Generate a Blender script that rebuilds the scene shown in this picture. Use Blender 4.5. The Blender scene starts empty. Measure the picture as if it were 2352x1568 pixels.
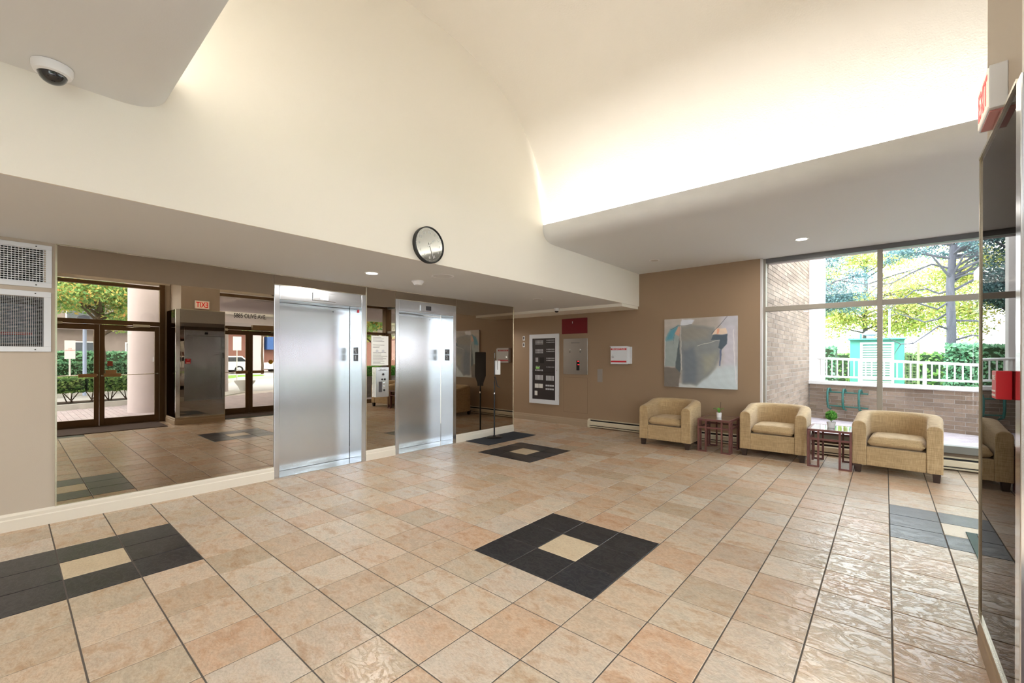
import bpy, bmesh, math, random
from mathutils import Vector, Matrix
random.seed(7)
PI = math.pi
sc = bpy.context.scene
C = sc.collection

# ------------------------------------------------------------------ camera
YAW = 0.7058
cam_d = bpy.data.cameras.new('camera')
cam = bpy.data.objects.new('camera', cam_d); C.objects.link(cam)
cam_d.sensor_width = 36.0
cam_d.lens = 995.99 / 2352 * 36.0
cam_d.shift_x = -(1184.56 - 1176) / 2352
cam_d.shift_y = (819.93 - 784) / 2352
cam_d.clip_start = 0.02; cam_d.clip_end = 300
cam.matrix_world = Matrix.Translation((0, 0, 1.42)) @ Matrix.Rotation(YAW, 4, 'Z') @ Matrix.Rotation(PI/2, 4, 'X') @ Matrix.Rotation(0.0023, 4, 'Z')
sc.camera = cam

# ------------------------------------------------------------------ world, exposure
sc.view_settings.view_transform = 'Standard'
sc.view_settings.look = 'None'
sc.view_settings.gamma = 1.0
sc.view_settings.use_curve_mapping = False
sc.view_settings.exposure = 0.84
sc.cycles.max_bounces = 10
sc.cycles.diffuse_bounces = 5
sc.cycles.glossy_bounces = 6
sc.cycles.transparent_max_bounces = 16
sc.cycles.sample_clamp_indirect = 8
sc.cycles.caustics_reflective = True
w = bpy.data.worlds.new('overcast_sky'); sc.world = w; w.use_nodes = True
nt = w.node_tree; nt.nodes.clear()
o_ = nt.nodes.new('ShaderNodeOutputWorld'); b_ = nt.nodes.new('ShaderNodeBackground')
tc = nt.nodes.new('ShaderNodeTexCoord'); sx = nt.nodes.new('ShaderNodeSeparateXYZ'); rmp = nt.nodes.new('ShaderNodeValToRGB')
nt.links.new(tc.outputs['Generated'], sx.inputs[0]); nt.links.new(sx.outputs[2], rmp.inputs[0])
rmp.color_ramp.elements[0].color = (.93, .965, 1, 1); rmp.color_ramp.elements[1].color = (.78, .89, 1, 1)
nt.links.new(rmp.outputs[0], b_.inputs[0]); b_.inputs[1].default_value = 6.6
nt.links.new(b_.outputs[0], o_.inputs[0])

def area(name, loc, rot, sx_, sy_, power, col=(1, 1, 1), shape='RECTANGLE', spread=PI):
    d = bpy.data.lights.new(name, 'AREA'); d.shape = shape; d.size = sx_; d.size_y = sy_
    d.energy = power; d.color = col; d.spread = spread
    o = bpy.data.objects.new(name, d); C.objects.link(o); o.location = loc; o.rotation_euler = rot
    return o
WARM = (1.0, .985, .95)
COVE = 45.0
# fluorescent strips lying in the two cove troughs (they shine up the vault)
area('cove_lamp', (-1.12, 4.745, 3.13), (PI + .25, 0, 0), 4.6, .026, COVE, WARM)
area('cove_lamp', (-1.12, .635, 3.13), (PI - .25, 0, 0), 4.6, .026, COVE*1.5, WARM)
POT = 12.0
POTS_ON = [(-4.486, 2.714, 2.38), (-.843, 6.795, 2.985), (-2.0, -1.4, 2.97), (-.2, -1.6, 2.97), (-4.5, -1.0, 2.38), (-7.2, 7.0, 2.38)]  # last four are unseen lamps, added to light the south end and corridor
for p in POTS_ON:
    area('pot_lamp', (p[0], p[1], p[2] - .012), (0, 0, 0), .11, .11, POT, (1, .95, .88), 'DISK')

# ------------------------------------------------------------------ materials
def new_mat(name):
    m = bpy.data.materials.new(name); m.use_nodes = True
    return m, m.node_tree, m.node_tree.nodes['Principled BSDF']
def N(nt, t, **k):
    n = nt.nodes.new(t)
    for a, b in k.items(): setattr(n, a, b)
    return n
def s2l(c):
    return tuple(((v/255)/12.92 if v/255 <= .04045 else (((v/255)+.055)/1.055)**2.4) for v in c)
def pbr(name, rgb, rough=.5, metal=0, bump=0, bscale=60, var=0, vscale=3, spec=None, emit=None, estr=0, aniso=0, coat=0, stretch=None, bdist=.01):
    m, nt, p = new_mat(name)
    col = s2l(rgb)
    p.inputs['Base Color'].default_value = (*col, 1)
    p.inputs['Roughness'].default_value = rough
    p.inputs['Metallic'].default_value = metal
    if spec is not None: p.inputs['Specular IOR Level'].default_value = spec
    if coat: p.inputs['Coat Weight'].default_value = coat; p.inputs['Coat Roughness'].default_value = .05
    if aniso: p.inputs['Anisotropic'].default_value = aniso
    if emit: p.inputs['Emission Color'].default_value = (*s2l(emit), 1); p.inputs['Emission Strength'].default_value = estr
    if bump or var:
        tc = N(nt, 'ShaderNodeTexCoord'); mp = N(nt, 'ShaderNodeMapping')
        nt.links.new(tc.outputs['Object'], mp.inputs[0])
        if stretch: mp.inputs['Scale'].default_value = stretch
    if bump:
        n = N(nt, 'ShaderNodeTexNoise'); n.inputs['Scale'].default_value = bscale; n.inputs['Detail'].default_value = 4
        b = N(nt, 'ShaderNodeBump'); b.inputs['Strength'].default_value = bump; b.inputs['Distance'].default_value = bdist
        nt.links.new(mp.outputs[0], n.inputs[0]); nt.links.new(n.outputs[0], b.inputs['Height']); nt.links.new(b.outputs[0], p.inputs['Normal'])
    if var:
        n = N(nt, 'ShaderNodeTexNoise'); n.inputs['Scale'].default_value = vscale; n.inputs['Detail'].default_value = 5
        r = N(nt, 'ShaderNodeValToRGB')
        r.color_ramp.elements[0].position = .3; r.color_ramp.elements[1].position = .7
        r.color_ramp.elements[0].color = (*[max(0, c*(1-var)) for c in col], 1)
        r.color_ramp.elements[1].color = (*[min(1, c*(1+var)) for c in col], 1)
        nt.links.new(mp.outputs[0], n.inputs[0]); nt.links.new(n.outputs[0], r.inputs[0]); nt.links.new(r.outputs[0], p.inputs['Base Color'])
    return m

def island_random(nt):
    """random value that differs per object and per mesh island"""
    oi = N(nt, 'ShaderNodeObjectInfo'); g = N(nt, 'ShaderNodeNewGeometry')
    a = N(nt, 'ShaderNodeMath', operation='ADD'); f = N(nt, 'ShaderNodeMath', operation='FRACT')
    nt.links.new(oi.outputs['Random'], a.inputs[0]); nt.links.new(g.outputs['Random Per Island'], a.inputs[1]); nt.links.new(a.outputs[0], f.inputs[0])
    return f.outputs[0]

def ramp(nt, fac, stops):
    r = N(nt, 'ShaderNodeValToRGB'); e = r.color_ramp.elements
    while len(e) < len(stops): e.new(.5)
    for i, (p, c) in enumerate(stops): e[i].position = p; e[i].color = (*s2l(c), 1)
    nt.links.new(fac, r.inputs[0]); return r.outputs[0]
def mixc(nt, fac, a, b, mode='MIX'):
    m = N(nt, 'ShaderNodeMix', data_type='RGBA', blend_type=mode)
    if isinstance(fac, (int, float)): m.inputs[0].default_value = fac
    else: nt.links.new(fac, m.inputs[0])
    for k, v in ((6, a), (7, b)):
        if isinstance(v, tuple): m.inputs[k].default_value = (*v, 1)
        else: nt.links.new(v, m.inputs[k])
    return m.outputs[2]

def tile_mat(name, stops, tint, rough, bstr, veins=None):
    m, nt, p = new_mat(name)
    rnd = island_random(nt)
    g = N(nt, 'ShaderNodeNewGeometry')
    off = N(nt, 'ShaderNodeVectorMath', operation='SCALE'); cb = N(nt, 'ShaderNodeCombineXYZ')
    nt.links.new(rnd, cb.inputs[2]); nt.links.new(cb.outputs[0], off.inputs[0]); off.inputs[3].default_value = 37.0
    ad = N(nt, 'ShaderNodeVectorMath', operation='ADD')
    nt.links.new(g.outputs['Position'], ad.inputs[0]); nt.links.new(off.outputs[0], ad.inputs[1])
    mp = N(nt, 'ShaderNodeMapping'); mp.inputs['Rotation'].default_value = (0, 0, .6); mp.inputs['Scale'].default_value = (1, 1.7, 1)
    nt.links.new(ad.outputs[0], mp.inputs[0])
    def noise(sc_, det, rg, dist):
        n = N(nt, 'ShaderNodeTexNoise'); n.inputs['Scale'].default_value = sc_; n.inputs['Detail'].default_value = det; n.inputs['Roughness'].default_value = rg; n.inputs['Distortion'].default_value = dist
        nt.links.new(mp.outputs[0], n.inputs[0]); return n.outputs[0]
    n1 = noise(5.5, 10, .66, .25); n2 = noise(9, 8, .62, 1.3); n3 = noise(55, 4, .6, .3)
    c = mixc(nt, .78, ramp(nt, n1, stops), ramp(nt, rnd, tint), 'MULTIPLY')
    c = mixc(nt, .5, c, ramp(nt, n3, [(.3, (205, 200, 195)), (.6, (255, 255, 255))]), 'MULTIPLY')
    v = N(nt, 'ShaderNodeMath', operation='SUBTRACT'); v.inputs[1].default_value = .5; nt.links.new(n2, v.inputs[0])
    va = N(nt, 'ShaderNodeMath', operation='ABSOLUTE'); nt.links.new(v.outputs[0], va.inputs[0])          # ridges of the slate relief
    rd = N(nt, 'ShaderNodeMapRange'); rd.inputs[1].default_value = 0; rd.inputs[2].default_value = .05; rd.inputs[3].default_value = 1; rd.inputs[4].default_value = 0
    nt.links.new(va.outputs[0], rd.inputs[0])
    ms = N(nt, 'ShaderNodeMath', operation='MULTIPLY'); ms.inputs[1].default_value = .13 if veins else .2; pw = N(nt, 'ShaderNodeMath', operation='POWER'); pw.inputs[1].default_value = 3
    nt.links.new(rd.outputs[0], pw.inputs[0]); nt.links.new(pw.outputs[0], ms.inputs[0])
    c = mixc(nt, ms.outputs[0], c, s2l(veins or (226, 208, 180)))
    nt.links.new(c, p.inputs['Base Color'])
    hs = N(nt, 'ShaderNodeMath', operation='MULTIPLY_ADD'); hs.inputs[1].default_value = .35; nt.links.new(rd.outputs[0], hs.inputs[0]); nt.links.new(n1, hs.inputs[2])
    h2 = N(nt, 'ShaderNodeMath', operation='MULTIPLY_ADD'); h2.inputs[1].default_value = .25; nt.links.new(n3, h2.inputs[0]); nt.links.new(hs.outputs[0], h2.inputs[2])
    b = N(nt, 'ShaderNodeBump'); b.inputs['Strength'].default_value = bstr; b.inputs['Distance'].default_value = .003
    nt.links.new(h2.outputs[0], b.inputs['Height']); nt.links.new(b.outputs[0], p.inputs['Normal'])
    p.inputs['Roughness'].default_value = rough
    return m
M_tile = tile_mat('beige_slate_tile', [(.22, (186, 152, 124)), (.38, (204, 182, 158)), (.5, (216, 202, 184)), (.62, (204, 194, 178)), (.76, (206, 172, 146))],
                  [(0, (228, 194, 170)), (.14, (244, 236, 228)), (.28, (216, 206, 192)), (.42, (238, 206, 182)), (.56, (250, 248, 246)), (.7, (226, 202, 178)), (.84, (238, 236, 238)), (1, (218, 194, 172))], .24, .7)
M_tile_c = tile_mat('cream_tile', [(.3, (200, 184, 160)), (.6, (212, 200, 178)), (.8, (200, 186, 162))], [(0, (245, 235, 220)), (1, (250, 242, 230))], .32, .3)
M_black = tile_mat('black_slate_tile', [(.3, (26, 28, 32)), (.55, (38, 40, 45)), (.75, (50, 51, 56))], [(0, (235, 240, 240)), (.5, (250, 245, 245)), (1, (230, 235, 250))], .30, .45, (120, 118, 115))
M_grout = pbr('grey_grout', (92, 85, 78), .9, bump=.2, bscale=200)

M_cream = pbr('cream_paint', (238, 233, 221), .75, bump=.05, bscale=150)
M_soffit = pbr('warm_grey_ceiling_paint', (222, 223, 222), .8, bump=.05, bscale=150)  # greyer copy of the cream paint, with the ceiling shade put into the colour
M_vault = pbr('stippled_vault_plaster', (240, 235, 225), .85, bump=.3, bscale=70, bdist=.006)
M_brown = pbr('brown_wall_paint', (152, 128, 103), .6, bump=.04, bscale=180)
M_tan = pbr('tan_wall_paint', (190, 178, 163), .65, bump=.04, bscale=180)
M_base = pbr('cream_baseboard_paint', (224, 216, 202), .45)
M_basebr = pbr('brown_baseboard_paint', (166, 146, 122), .45)
M_dark = pbr('black_plastic', (22, 22, 24), .4)
M_white = pbr('white_plastic', (232, 232, 232), .35)
M_whitem = pbr('white_enamel', (222, 226, 232), .35)
M_chrome = pbr('polished_chrome', (225, 228, 232), .12, 1)
M_gold = pbr('pale_brass_trim', (214, 208, 190), .25, 1)
def steel(name, rgb, rough, scale, bmp=.06):
    m, nt, p = new_mat(name)
    p.inputs['Metallic'].default_value = 1; p.inputs['Base Color'].default_value = (*s2l(rgb), 1)
    p.inputs['Anisotropic'].default_value = .8
    tc = N(nt, 'ShaderNodeTexCoord'); mp = N(nt, 'ShaderNodeMapping'); mp.inputs['Scale'].default_value = scale
    n = N(nt, 'ShaderNodeTexNoise'); n.inputs['Scale'].default_value = 90; n.inputs['Detail'].default_value = 2
    nt.links.new(tc.outputs['Object'], mp.inputs[0]); nt.links.new(mp.outputs[0], n.inputs[0])
    mr = N(nt, 'ShaderNodeMapRange'); mr.inputs[3].default_value = rough*.85; mr.inputs[4].default_value = rough*1.15
    nt.links.new(n.outputs[0], mr.inputs[0]); nt.links.new(mr.outputs[0], p.inputs['Roughness'])
    b = N(nt, 'ShaderNodeBump'); b.inputs['Strength'].default_value = bmp; b.inputs['Distance'].default_value = .0005
    if bmp: nt.links.new(n.outputs[0], b.inputs['Height']); nt.links.new(b.outputs[0], p.inputs['Normal'])
    return m
M_steel = steel('brushed_stainless_steel', (200, 204, 208), .24, (3, 3, .05))
M_steelf = steel('stainless_frame', (206, 209, 213), .22, (3, 3, .05), 0)
def mirror(name, tint, r=.0):
    m, nt, p = new_mat(name)
    p.inputs['Metallic'].default_value = 1; p.inputs['Base Color'].default_value = (*tint, 1); p.inputs['Roughness'].default_value = r
    p.inputs['Specular Tint'].default_value = (*tint, 1)
    return m
M_mirror = mirror('bronze_tinted_mirror', (.42, .355, .29))
M_mirror2 = mirror('smoke_tinted_mirror', (.30, .28, .265))
def glass(name, tint=(1, 1, 1), ior=1.5):
    m = bpy.data.materials.new(name); m.use_nodes = True; nt = m.node_tree; nt.nodes.clear()
    o = N(nt, 'ShaderNodeOutputMaterial'); t = N(nt, 'ShaderNodeBsdfTransparent'); g = N(nt, 'ShaderNodeBsdfGlossy'); f = N(nt, 'ShaderNodeFresnel'); mx = N(nt, 'ShaderNodeMixShader')
    t.inputs[0].default_value = (*tint, 1); g.inputs['Roughness'].default_value = 0; f.inputs[0].default_value = ior
    g2 = N(nt, 'ShaderNodeNewGeometry'); iv = N(nt, 'ShaderNodeMath', operation='SUBTRACT'); iv.inputs[0].default_value = 1; ml = N(nt, 'ShaderNodeMath', operation='MULTIPLY')
    nt.links.new(g2.outputs['Backfacing'], iv.inputs[1]); nt.links.new(f.outputs[0], ml.inputs[0]); nt.links.new(iv.outputs[0], ml.inputs[1])   # reflect once, at the outer face only
    nt.links.new(ml.outputs[0], mx.inputs[0]); nt.links.new(t.outputs[0], mx.inputs[1]); nt.links.new(g.outputs[0], mx.inputs[2]); nt.links.new(mx.outputs[0], o.inputs[0])
    return m
M_glass = glass('window_glass', (.98, .99, .985), 1.75)
M_frame = pbr('grey_bronze_window_frame', (150, 144, 134), .4, .3)
M_bronze = pbr('dark_bronze_door_frame', (104, 82, 56), .38, .55)
def fabric():
    m, nt, p = new_mat('tan_woven_fabric')
    tc = N(nt, 'ShaderNodeTexCoord')
    outs = []
    for scl in ((9, 9, 260), (240, 240, 12)):
        mp = N(nt, 'ShaderNodeMapping'); mp.inputs['Scale'].default_value = scl
        n = N(nt, 'ShaderNodeTexNoise'); n.inputs['Scale'].default_value = 1.0; n.inputs['Detail'].default_value = 3
        nt.links.new(tc.outputs['Object'], mp.inputs[0]); nt.links.new(mp.outputs[0], n.inputs[0]); outs.append(n.outputs[0])
    a = N(nt, 'ShaderNodeMath', operation='ADD'); nt.links.new(outs[0], a.inputs[0]); nt.links.new(outs[1], a.inputs[1])
    h = N(nt, 'ShaderNodeMath', operation='MULTIPLY'); h.inputs[1].default_value = .5; nt.links.new(a.outputs[0], h.inputs[0])
    c = ramp(nt, h.outputs[0], [(.3, (136, 112, 78)), (.45, (168, 143, 104)), (.55, (184, 158, 119)), (.7, (200, 176, 138))])
    nt.links.new(c, p.inputs['Base Color']); p.inputs['Roughness'].default_value = .9
    p.inputs['Sheen Weight'].default_value = .15
    b = N(nt, 'ShaderNodeBump'); b.inputs['Strength'].default_value = .35; b.inputs['Distance'].default_value = .002
    nt.links.new(h.outputs[0], b.inputs['Height']); nt.links.new(b.outputs[0], p.inputs['Normal'])
    return m
M_fabric = fabric()
M_legw = pbr('dark_espresso_wood', (58, 44, 38), .35, var=.2, vscale=20)
M_wood = pbr('reddish_mahogany_wood', (112, 70, 66), .35, bump=.05, bscale=40, var=.15, vscale=14)
M_tabletop = pbr('dark_glossy_table_top', (70, 50, 42), .04, var=.15, vscale=8, coat=1)
M_tabletop.node_tree.nodes['Principled BSDF'].inputs['IOR'].default_value = 2.3
M_lit = pbr('lit_lens', (255, 255, 250), .5, emit=(255, 250, 240), estr=9)
M_unlit = pbr('frosted_lens', (205, 200, 195), .5)
M_red = pbr('dark_red_enamel', (110, 20, 30), .4)
M_redb = pbr('bright_red_enamel', (196, 22, 40), .35)
M_led = pbr('red_led', (255, 30, 40), .4, emit=(255, 40, 50), estr=2)
M_lcd = pbr('green_lcd', (120, 160, 90), .4, emit=(120, 170, 90), estr=.3)
M_lcdw = pbr('white_lcd', (225, 235, 245), .3, emit=(235, 240, 255), estr=1.2)
M_panel = pbr('charcoal_panel', (52, 48, 50), .35)
M_grey = pbr('light_grey_marking', (196, 198, 202), .5)
M_text = pbr('dark_lettering', (44, 40, 40), .6)
M_paper = pbr('white_paper', (226, 226, 222), .6)
M_mat = pbr('charcoal_floor_mat', (50, 54, 62), .95, bump=.6, bscale=300)
M_matb = pbr('brown_entrance_mat', (78, 60, 52), .95, bump=.6, bscale=300)
M_matg = pbr('green_rubber_edge', (60, 84, 76), .7)
M_cer = pbr('white_ceramic', (238, 238, 240), .25)
M_smoke = pbr('smoked_dome', (30, 32, 36), .08, coat=.6)
M_heater = pbr('beige_heater_enamel', (206, 196, 172), .4)
M_exitp = pbr('exit_sign_face', (245, 238, 225), .4, emit=(255, 235, 215), estr=.25)
M_exitr = pbr('exit_red', (200, 20, 20), .4, emit=(230, 20, 20), estr=.5)
M_teal = pbr('teal_painted_steel', (26, 96, 90), .45)
M_tealg = pbr('teal_cabinet_paint', (70, 150, 138), .55)
M_concrete = pbr('pale_concrete', (196, 196, 192), .9, bump=.3, bscale=60, var=.08)
M_road = pbr('bright_asphalt', (168, 166, 166), .95, bump=.3, bscale=120, var=.06)
M_soil = pbr('dark_soil', (70, 56, 46), 1, bump=1, bscale=60, var=.3)
M_grass = pbr('grass', (120, 160, 60), .95, bump=1, bscale=90, var=.35, vscale=12, bdist=.03)
M_bark = pbr('grey_bark', (78, 78, 86), .95, bump=.8, bscale=18, var=.3, stretch=(3, 3, .6), bdist=.03)
M_barkd = pbr('brown_bark', (92, 76, 62), .95, bump=.8, bscale=18, var=.3, stretch=(3, 3, .6), bdist=.03)
M_stucco = pbr('pale_pink_stucco', (200, 190, 192), .9, bump=.3, bscale=90)
M_stone = pbr('dark_stone', (96, 88, 82), .9, bump=.8, bscale=20, var=.25)
M_mortar = pbr('pale_mortar', (206, 200, 196), .95)
M_capst = pbr('white_cap_stone', (226, 224, 222), .8)
M_railw = pbr('white_rail_paint', (240, 242, 242), .5)
M_bldg = pbr('taupe_building_wall', (136, 126, 120), .9, var=.08)
M_tyre = pbr('tyre_rubber', (30, 30, 32), .8)
M_carw = pbr('white_car_paint', (235, 236, 238), .25, coat=.6)
M_carr = pbr('red_car_paint', (200, 40, 60), .25, coat=.6)
M_blue = pbr('blue_awning', (50, 90, 150), .6)
def brick_mat(name, stops):
    m, nt, p = new_mat(name)
    c = ramp(nt, island_random(nt), stops)
    g = N(nt, 'ShaderNodeNewGeometry'); n = N(nt, 'ShaderNodeTexNoise'); n.inputs['Scale'].default_value = 60; n.inputs['Detail'].default_value = 4
    nt.links.new(g.outputs['Position'], n.inputs[0])
    c2 = mixc(nt, .25, c, ramp(nt, n.outputs[0], [(.3, (90, 80, 75)), (.7, (240, 225, 215))]), 'OVERLAY')
    nt.links.new(c2, p.inputs['Base Color']); p.inputs['Roughness'].default_value = .9
    b = N(nt, 'ShaderNodeBump'); b.inputs['Strength'].default_value = .4; b.inputs['Distance'].default_value = .004
    nt.links.new(n.outputs[0], b.inputs['Height']); nt.links.new(b.outputs[0], p.inputs['Normal'])
    return m
M_brick = brick_mat('brown_brick', [(0, (112, 96, 82)), (.35, (128, 111, 96)), (.7, (142, 125, 110)), (1, (120, 106, 94))])
M_paver = brick_mat('mauve_paver', [(0, (160, 152, 158)), (.5, (178, 170, 174)), (1, (170, 158, 164))])
def leaf_mat(name, stops, trans=.45):
    m, nt, p = new_mat(name)
    g = N(nt, 'ShaderNodeNewGeometry')
    c = ramp(nt, g.outputs['Random Per Island'], stops)
    nt.links.new(c, p.inputs['Base Color']); p.inputs['Roughness'].default_value = .6
    tr = N(nt, 'ShaderNodeBsdfTranslucent'); nt.links.new(c, tr.inputs[0])
    mx = N(nt, 'ShaderNodeMixShader'); mx.inputs[0].default_value = trans
    nt.links.new(p.outputs[0], mx.inputs[1]); nt.links.new(tr.outputs[0], mx.inputs[2])
    nt.links.new(mx.outputs[0], nt.nodes['Material Output'].inputs[0])
    return m
M_leafg = leaf_mat('green_leaves', [(0, (70, 110, 60)), (.5, (110, 150, 80)), (1, (150, 180, 100))])
M_leafm = leaf_mat('maple_leaves', [(0, (100, 150, 90)), (.5, (150, 190, 110)), (.75, (200, 205, 120)), (.92, (235, 205, 120)), (1, (235, 165, 105))])
M_leafy = leaf_mat('yellow_green_leaves', [(0, (120, 145, 80)), (.4, (170, 180, 95)), (.8, (205, 200, 120)), (1, (180, 150, 90))])
M_leafc = leaf_mat('conifer_needles', [(0, (52, 80, 84)), (.5, (88, 122, 126)), (1, (130, 160, 165))])
M_leafd = leaf_mat('hedge_leaves', [(0, (60, 110, 80)), (.5, (100, 155, 115)), (1, (150, 195, 155))])
M_leafp = leaf_mat('topiary_leaves', [(0, (50, 120, 40)), (.5, (90, 170, 60)), (1, (150, 210, 100))], .3)

# ------------------------------------------------------------------ mesh helpers
class MB:
    def __init__(s): s.v = []; s.f = []
    def add(s, vs, fs):
        n = len(s.v); s.v += [tuple(v) for v in vs]; s.f += [tuple(i + n for i in f) for f in fs]
        return s
    def box(s, x0, y0, z0, x1, y1, z1, M=None):
        vs = [Vector((x, y, z)) for z in (z0, z1) for y in (y0, y1) for x in (x0, x1)]
        if M is not None: vs = [M @ v for v in vs]
        return s.add(vs, [(0, 2, 3, 1), (4, 5, 7, 6), (0, 1, 5, 4), (2, 6, 7, 3), (0, 4, 6, 2), (1, 3, 7, 5)])
    def taper(s, c, a0, b0, a1, b1, z0, z1):
        x, y = c
        vs = [(x-a0, y-b0, z0), (x+a0, y-b0, z0), (x+a0, y+b0, z0), (x-a0, y+b0, z0), (x-a1, y-b1, z1), (x+a1, y-b1, z1), (x+a1, y+b1, z1), (x-a1, y+b1, z1)]
        return s.add(vs, [(3, 2, 1, 0), (4, 5, 6, 7), (0, 1, 5, 4), (1, 2, 6, 5), (2, 3, 7, 6), (3, 0, 4, 7)])
    def lathe(s, c, prof, n=24, axis='Z', caps=True):
        """prof: list of (r, h) along the axis"""
        vs = []; fs = []
        for r, h in prof:
            for k in range(n):
                a = 2*PI*k/n; p, q = r*math.cos(a), r*math.sin(a)
                vs.append({'Z': (c[0]+p, c[1]+q, c[2]+h), 'X': (c[0]+h, c[1]+p, c[2]+q), 'Y': (c[0]+q, c[1]+h, c[2]+p)}[axis])
        m = len(prof)
        for i in range(m-1):
            for k in range(n):
                k2 = (k+1) % n; fs.append((i*n+k, i*n+k2, (i+1)*n+k2, (i+1)*n+k))
        if caps: fs.append(tuple(range(n))[::-1]); fs.append(tuple((m-1)*n+k for k in range(n)))
        return s.add(vs, fs)
    def tube(s, pts, r, n=8, r1=None):
        pts = [Vector(p) for p in pts]; m = len(pts); vs = []; fs = []
        for i, p in enumerate(pts):
            t = (pts[min(i+1, m-1)] - pts[max(i-1, 0)]).normalized()
            a = t.orthogonal().normalized() if i == 0 else (a - t*a.dot(t)).normalized()
            b = t.cross(a); rr = r if r1 is None else r + (r1-r)*i/(m-1)
            for k in range(n):
                an = 2*PI*k/n; vs.append(p + a*rr*math.cos(an) + b*rr*math.sin(an))
        for i in range(m-1):
            for k in range(n):
                k2 = (k+1) % n; fs.append((i*n+k, i*n+k2, (i+1)*n+k2, (i+1)*n+k))
        fs.append(tuple(range(n))[::-1]); fs.append(tuple((m-1)*n+k for k in range(n)))
        return s.add(vs, fs)
    def extrude(s, prof, axis, a, b, closed=True):
        """prof: 2D loop; axis 'X': prof=(y,z); 'Y': prof=(x,z); 'Z': prof=(x,y)"""
        def P(p, h): return {'X': (h, p[0], p[1]), 'Y': (p[0], h, p[1]), 'Z': (p[0], p[1], h)}[axis]
        n = len(prof); vs = [P(p, a) for p in prof] + [P(p, b) for p in prof]
        fs = [(i, (i+1) % n, n+(i+1) % n, n+i) for i in range(n if closed else n-1)]
        if closed: fs += [tuple(range(n))[::-1], tuple(range(n, 2*n))]
        return s.add(vs, fs)
    def build(s, name, mat, parent=None, origin=None, smooth=False, bevel=0, seg=2, recalc=True, kind=None):
        o0 = Vector(origin) if origin is not None else (parent_world(parent) if parent is not None else Vector((0, 0, 0)))
        me = bpy.data.meshes.new(name)
        me.from_pydata([(v[0]-o0.x, v[1]-o0.y, v[2]-o0.z) for v in s.v], [], s.f); me.update()
        if recalc and len(s.f) < 20000:
            bm = bmesh.new(); bm.from_mesh(me); bmesh.ops.recalc_face_normals(bm, faces=bm.faces); bm.to_mesh(me); bm.free()
        me.materials.append(mat)
        if smooth:
            me.polygons.foreach_set('use_smooth', [True]*len(me.polygons))
            if smooth != 'all': me.set_sharp_from_angle(angle=math.radians(38))
        o = bpy.data.objects.new(name, me); C.objects.link(o)
        if parent is not None: o.parent = parent; o.location = o0 - parent_world(parent)
        else: o.location = o0
        if bevel:
            b = o.modifiers.new('bevel', 'BEVEL'); b.width = bevel; b.segments = seg; b.limit_method = 'ANGLE'; b.angle_limit = math.radians(50)
        if kind: o['kind'] = kind
        return o
def parent_world(o):
    p = Vector((0, 0, 0))
    while o is not None: p += o.location; o = o.parent
    return p
def thing(name, label, cat, loc=(0, 0, 0), group=None):
    o = bpy.data.objects.new(name, None); C.objects.link(o); o.location = loc; o.empty_display_size = .1
    o['label'] = label; o['category'] = cat
    if group: o['group'] = group
    return o
def tag(o, label, cat, group=None):
    o['label'] = label; o['category'] = cat
    if group: o['group'] = group
    return o
def struct(name, loc=(0, 0, 0)):
    o = bpy.data.objects.new(name, None); C.objects.link(o); o.location = loc; o['kind'] = 'structure'; o.empty_display_size = .1
    return o
def S(o): o['kind'] = 'structure'; return o
def text(name, body, size, pos, right, up, mat, parent=None, ext=.0008, align='CENTER', xs=1.0, bold=0):
    cu = bpy.data.curves.new('t', 'FONT'); cu.body = body; cu.size = size; cu.align_x = align; cu.align_y = 'CENTER'; cu.extrude = ext; cu.offset = bold; cu.resolution_u = 3
    to = bpy.data.objects.new('t', cu); C.objects.link(to)
    dg = bpy.context.evaluated_depsgraph_get(); dg.update()
    me = bpy.data.meshes.new_from_object(to.evaluated_get(dg))
    bpy.data.objects.remove(to); bpy.data.curves.remove(cu)
    r = Vector(right).normalized(); u = Vector(up).normalized(); n = r.cross(u)
    Mx = Matrix((r*xs, u, n)).transposed()
    pw = parent_world(parent) if parent is not None else Vector((0, 0, 0))
    for v in me.vertices: v.co = Mx @ v.co + Vector(pos) - pw
    me.materials.clear(); me.materials.append(mat); me.name = name
    o = bpy.data.objects.new(name, me); C.objects.link(o)
    if parent is not None: o.parent = parent
    return o
def copy_tree(o, parent=None):
    c = o.copy(); C.objects.link(c)
    if parent is not None: c.parent = parent
    for ch in [x for x in o.children]: copy_tree(ch, c)
    return c

# ------------------------------------------------------------------ the floor and its tiles
TS = 0.33360; PU = -6.69744; PV = 6.91146
XW = -5.40; YF = 7.72; XE = 1.30; YS = -3.0
fl = MB().box(-9.2, YS, -.12, XE+.1, 7.95, -.0035).build('floor', M_grout, origin=(0, 0, -.06)); S(fl)
def tile_mesh(name, mat, w=TS-.0072, d=TS-.0072):
    a, b = w/2, d/2; e = .0018
    vs = [(-a, -b, -.006), (a, -b, -.006), (a, b, -.006), (-a, b, -.006), (-a, -b, -.0016), (a, -b, -.0016), (a, b, -.0016), (-a, b, -.0016),
          (-a+e, -b+e, 0), (a-e, -b+e, 0), (a-e, b-e, 0), (-a+e, b-e, 0)]
    fs = [(0, 1, 5, 4), (1, 2, 6, 5), (2, 3, 7, 6), (3, 0, 4, 7), (4, 5, 9, 8), (5, 6, 10, 9), (6, 7, 11, 10), (7, 4, 8, 11), (8, 9, 10, 11)]
    me = bpy.data.meshes.new(name); me.from_pydata(vs, [], fs); me.materials.append(mat); return me
def tkind(u, v):
    if u > 12: return 'b'
    for a in range(-3, 4):
        for b in range(-3, 4):
            if (a+b) % 2 == 0 and 0 <= u-7*a < 3 and 0 <= v-7*b < 3:
                return 'c' if (u-7*a == 1 and v-7*b == 1) else 'k'
    return 'b'
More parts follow.
